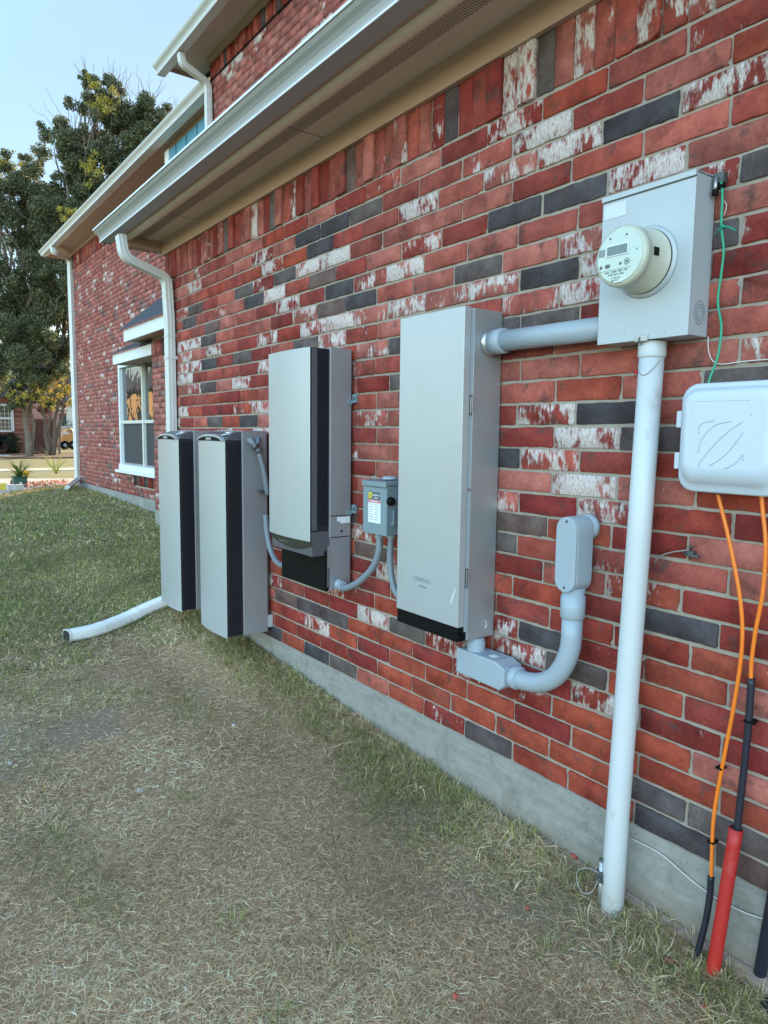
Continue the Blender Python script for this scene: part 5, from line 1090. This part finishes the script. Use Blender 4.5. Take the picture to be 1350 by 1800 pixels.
# ------------------------------------------------------------------ trees and bushes
def leaves(name, centres, radii, n, size, cols, parent, shell=.35, squash=1.0, lm=None):
    centres = np.array(centres); radii = np.array(radii)
    if lm:
        k = lm; dd = rng.normal(size=(len(centres) * k, 3)); dd /= np.linalg.norm(dd, axis=1)[:, None]; R1 = np.repeat(radii, k)
        centres = np.repeat(centres, k, axis=0) + dd * (R1 * rng.uniform(.35, 1.0, len(R1)))[:, None]; radii = R1 * rng.uniform(.12, .32, len(R1)); shell = .8
    wt = radii ** 2.2; wt /= wt.sum(); idx = rng.choice(len(centres), n, p=wt)
    d = rng.normal(size=(n, 3)); d /= np.linalg.norm(d, axis=1)[:, None]; r = rng.random(n) ** shell
    c = centres[idx] + d * (radii[idx] * r)[:, None] * np.array([1, 1, squash])
    # second level clumping
    q = vnoise(c[:, 0] * 1.1 + c[:, 2] * .7, c[:, 1] * 1.1 - c[:, 2] * .9, 1.5, 21); keep = rng.random(n) < np.clip((q - .12) * 2.6, 0.05, 1); c = c[keep]; n = len(c)
    a = rng.normal(size=(n, 3)); a /= np.linalg.norm(a, axis=1)[:, None]; b = rng.normal(size=(n, 3)); b -= a * (a * b).sum(1)[:, None]; b /= np.linalg.norm(b, axis=1)[:, None]
    s = (size * rng.uniform(.6, 1.3, n))[:, None]
    V = np.stack([c - a * s, c + b * s * .5, c + a * s, c - b * s * .5], 1)
    C = np.array(cols)[rng.integers(0, len(cols), n)] * rng.uniform(.7, 1.3, n)[:, None]
    return mesh_np(name, V, 4, [(0, 1, 2, 3)], [M['leaf']], C, parent)
def limb(m, a, b, r0, r1, wob=.12, n=6):
    a, b = Vector(a), Vector(b); L = (b - a).length; pts = []
    for i in range(n + 1):
        t = i / n; o = Vector((random.uniform(-1, 1), random.uniform(-1, 1), random.uniform(-1, 1))) * L * wob * .3 * (0 < i < n); pts.append(a.lerp(b, t) + o)
    m.tube(pts, 1.0, 8, scale=[r0 + (r1 - r0) * i / n for i in range(n + 1)], up=(0.3, .5, .1)); return pts
def tree(root, base, trunks, blobs, nleaf, size, cols, twigs, bark, tw_r=.02, sun_gold=()):
    m = MB(); ends = []
    for (dx, dy, h, r) in trunks: limb(m, base + Vector((dx * .2, dy * .2, -.2)), base + Vector((dx, dy, h)), r, r * .6, .07); ends.append((base + Vector((dx, dy, h)), r * .6))
    m.build('trunk', bark, root)
    m = MB()
    for c, rad in blobs:
        e, r = min(ends, key=lambda q: (q[0] - Vector(c)).length); pts = limb(m, e, Vector(c), r * .7, .05)
        for i in range(5): limb(m, pts[3], Vector(c) + Vector((random.gauss(0, 1), random.gauss(0, 1), random.gauss(0, 1))).normalized() * rad * .7, .035, .01, .2, 4)
    for _ in range(twigs):
        c, rad = random.choice(blobs); d = Vector((random.gauss(0, 1), random.gauss(0, 1), abs(random.gauss(0, 1)) + .6)).normalized(); limb(m, Vector(c) + d * rad * .5, Vector(c) + d * rad * 1.35 + Vector((0, 0, .3)), tw_r, .006, .2, 4)
    m.build('limbs', bark, root)
    leaves('crown', [c for c, r in blobs], [r for c, r in blobs], nleaf, size, cols, root, lm=16)
    if sun_gold: leaves('crown_sun_colour', [c for c, r in sun_gold], [r * 1.35 for c, r in sun_gold], 700 * len(sun_gold), size, [(.50, .40, .07), (.42, .36, .08), (.32, .30, .08)], root, lm=14)  # sunlit patches of the crown put in as yellow leaf colours
XT = -38.0
def TB(px, py, X): return PX(px, py, X)
base = TB(53, 800, XT); base.z = float(zg(XT, base.y))
t1 = thing('oak_tree', base, 'large dark evergreen oak with pale single trunk and low branches coloured sunlit yellow', 'tree')
blobs = []
for (px, py, r, dx) in [(20, 620, 1.9, 0), (70, 640, 1.7, .5), (-40, 600, 2.2, 0), (40, 560, 2.1, 1), (90, 585, 1.6, 0), (-30, 500, 2.4, 0), (30, 480, 2.2, -1), (88, 520, 1.8, 0), (70, 430, 1.8, 0), (10, 400, 2.2, 0), (-60, 400, 2.4, 0), (100, 380, 1.7, 0), (40, 350, 1.7, 0), (-20, 340, 1.6, 1), (10, 310, 1.0, 0), (92, 660, 1.1, 1), (75, 690, .8, 1.3), (30, 690, .9, 1), (-10, 680, 1.3, 0), (100, 450, 1.5, 0), (50, 290, 0.8, 0), (110, 610, 1.2, 0), (60, 600, 1.9, 2.2), (50, 500, 1.9, 2)]:
    c = TB(px, py, XT + dx); blobs.append((c, r))
OAK = [(.075, .100, .055), (.10, .125, .070), (.13, .15, .085), (.17, .18, .095), (.21, .20, .10)]
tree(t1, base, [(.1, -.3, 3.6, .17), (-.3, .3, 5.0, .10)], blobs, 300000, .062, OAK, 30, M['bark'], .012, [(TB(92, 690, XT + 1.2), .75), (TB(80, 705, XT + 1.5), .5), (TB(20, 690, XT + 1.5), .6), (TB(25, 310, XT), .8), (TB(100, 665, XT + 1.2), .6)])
XT2 = -33.0
base = TB(84, 787, -40.0); base.z = float(zg(-40, base.y))
t2 = thing('oak_tree', base, 'tall tree with several forked brown trunks rising behind the house roof line', 'tree')
blobs = []
for (px, py, r, dx) in [(170, 300, 2.0, 0), (130, 340, 2.0, 0), (210, 240, 2.0, 0), (165, 220, 1.7, 0), (190, 330, 2.2, 0), (240, 210, 1.5, 0), (130, 250, 1.5, 0), (265, 205, 1.1, 0), (175, 170, 1.1, 0), (150, 390, 2.0, 0), (230, 280, 2.0, 0), (110, 420, 1.8, 0), (200, 190, 1.3, 0), (185, 380, 2.0, 0), (155, 145, .55, 0), (195, 150, .45, 0), (115, 300, 1.0, 0), (270, 240, 1.5, 0), (120, 500, 1.8, 0), (300, 230, 1.2, 0)]:
    blobs.append((TB(px, py, XT2 - 3 + dx), r))
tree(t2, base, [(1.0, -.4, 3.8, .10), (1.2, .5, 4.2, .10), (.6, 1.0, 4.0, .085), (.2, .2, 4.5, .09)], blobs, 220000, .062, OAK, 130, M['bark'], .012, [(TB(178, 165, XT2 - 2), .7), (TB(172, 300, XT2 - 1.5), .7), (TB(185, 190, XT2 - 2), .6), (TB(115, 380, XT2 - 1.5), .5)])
# crape myrtle with reddish twigs
base = TB(104, 790, -42); base.z = ZN
t3 = thing('bare_shrub_tree', base, 'sparse reddish leafed small tree overhanging the gap beside the wall corner', 'tree')
blobs = [(TB(px, py, -41), r) for px, py, r in ((105, 700, .8), (90, 715, .7), (118, 690, .8), (80, 700, .8), (110, 665, .7), (70, 715, .6))]
tree(t3, base, [(0, .1, 1.8, .07), (.1, -.7, 1.9, .06)], blobs, 1500, .07, [(.22, .09, .06), (.28, .14, .08), (.18, .08, .05)], 60, M['barkpale'], .02)
def bush(px, py, X, rad, label, cols, n=2500, ht=1.0, w=1.0):
    c = TB(px, py, X); c.z = ZN; b = thing('bush', c, label, 'bush')
    m = MB(); [limb(m, c, c + Vector((random.uniform(-.3, .3), random.uniform(-.5, .5), rad * ht)), .03, .01) for _ in range(6)]; m.build('stems', M['bark'], b)
    cs = [c + Vector((0, (i / 4 - .5) * rad * 2 * w, rad * ht * .75)) for i in range(5)]; leaves('foliage', cs, [rad * ht * .85] * 5, n, .06, cols, b, .4)
bush(-38, 785, -43, 1.5, 'dense dark green clipped hedge under the window across the street', [(.012, .028, .02), (.02, .04, .026)], 14000, .50, 1.0)
bush(114, 768, -60, .9, 'dark rounded bush standing above the parked car in the gap', [(.03, .05, .04)], 3000, 1.6, .4)
# dark oak further left, outside the picture, and the sunlit house that the panes mirror
base = Vector((-46, -22, -.1)); t4 = thing('oak_tree', base, 'dark oak standing beyond the left edge of the lawn', 'tree')
tree(t4, base, [(0, 0, 4, .25)], [(base + Vector((random.uniform(-3, 3), random.uniform(-3, 3), 6 + random.uniform(-1.5, 3))), 2.2) for _ in range(12)], 14000, .2, OAK, 10, M['bark'])
h5 = thing('side_house', (-38, -11, -.1), 'tan sunlit house across the side lawn, mirrored in the far window', 'house')
MB().box(-48, -29, -16, -6.2, -.2, 3.4).build('wall', simple('tan_siding', (0.62, 0.42, 0.20), 0.8, 0, 0.08), h5)
roof_quad('roof', [(-48.5, -5.7, 3.3), (-28.5, -5.7, 3.3), (-31, -11, 5.8), (-46, -11, 5.8)], M['shingle'], h5, .1)
roof_quad('roof', [(-48.5, -16.5, 3.3), (-28.5, -16.5, 3.3), (-31, -11, 5.8), (-46, -11, 5.8)], M['shingle'], h5, .1)
for x in (-45, -40, -34): MB().box(x, x + 1.4, -6.2, -6.12, 1.0, 2.4).build('window', M['screen'], h5)
print('verts', sum(len(o.data.vertices) for o in bpy.data.objects if o.type == 'MESH'))
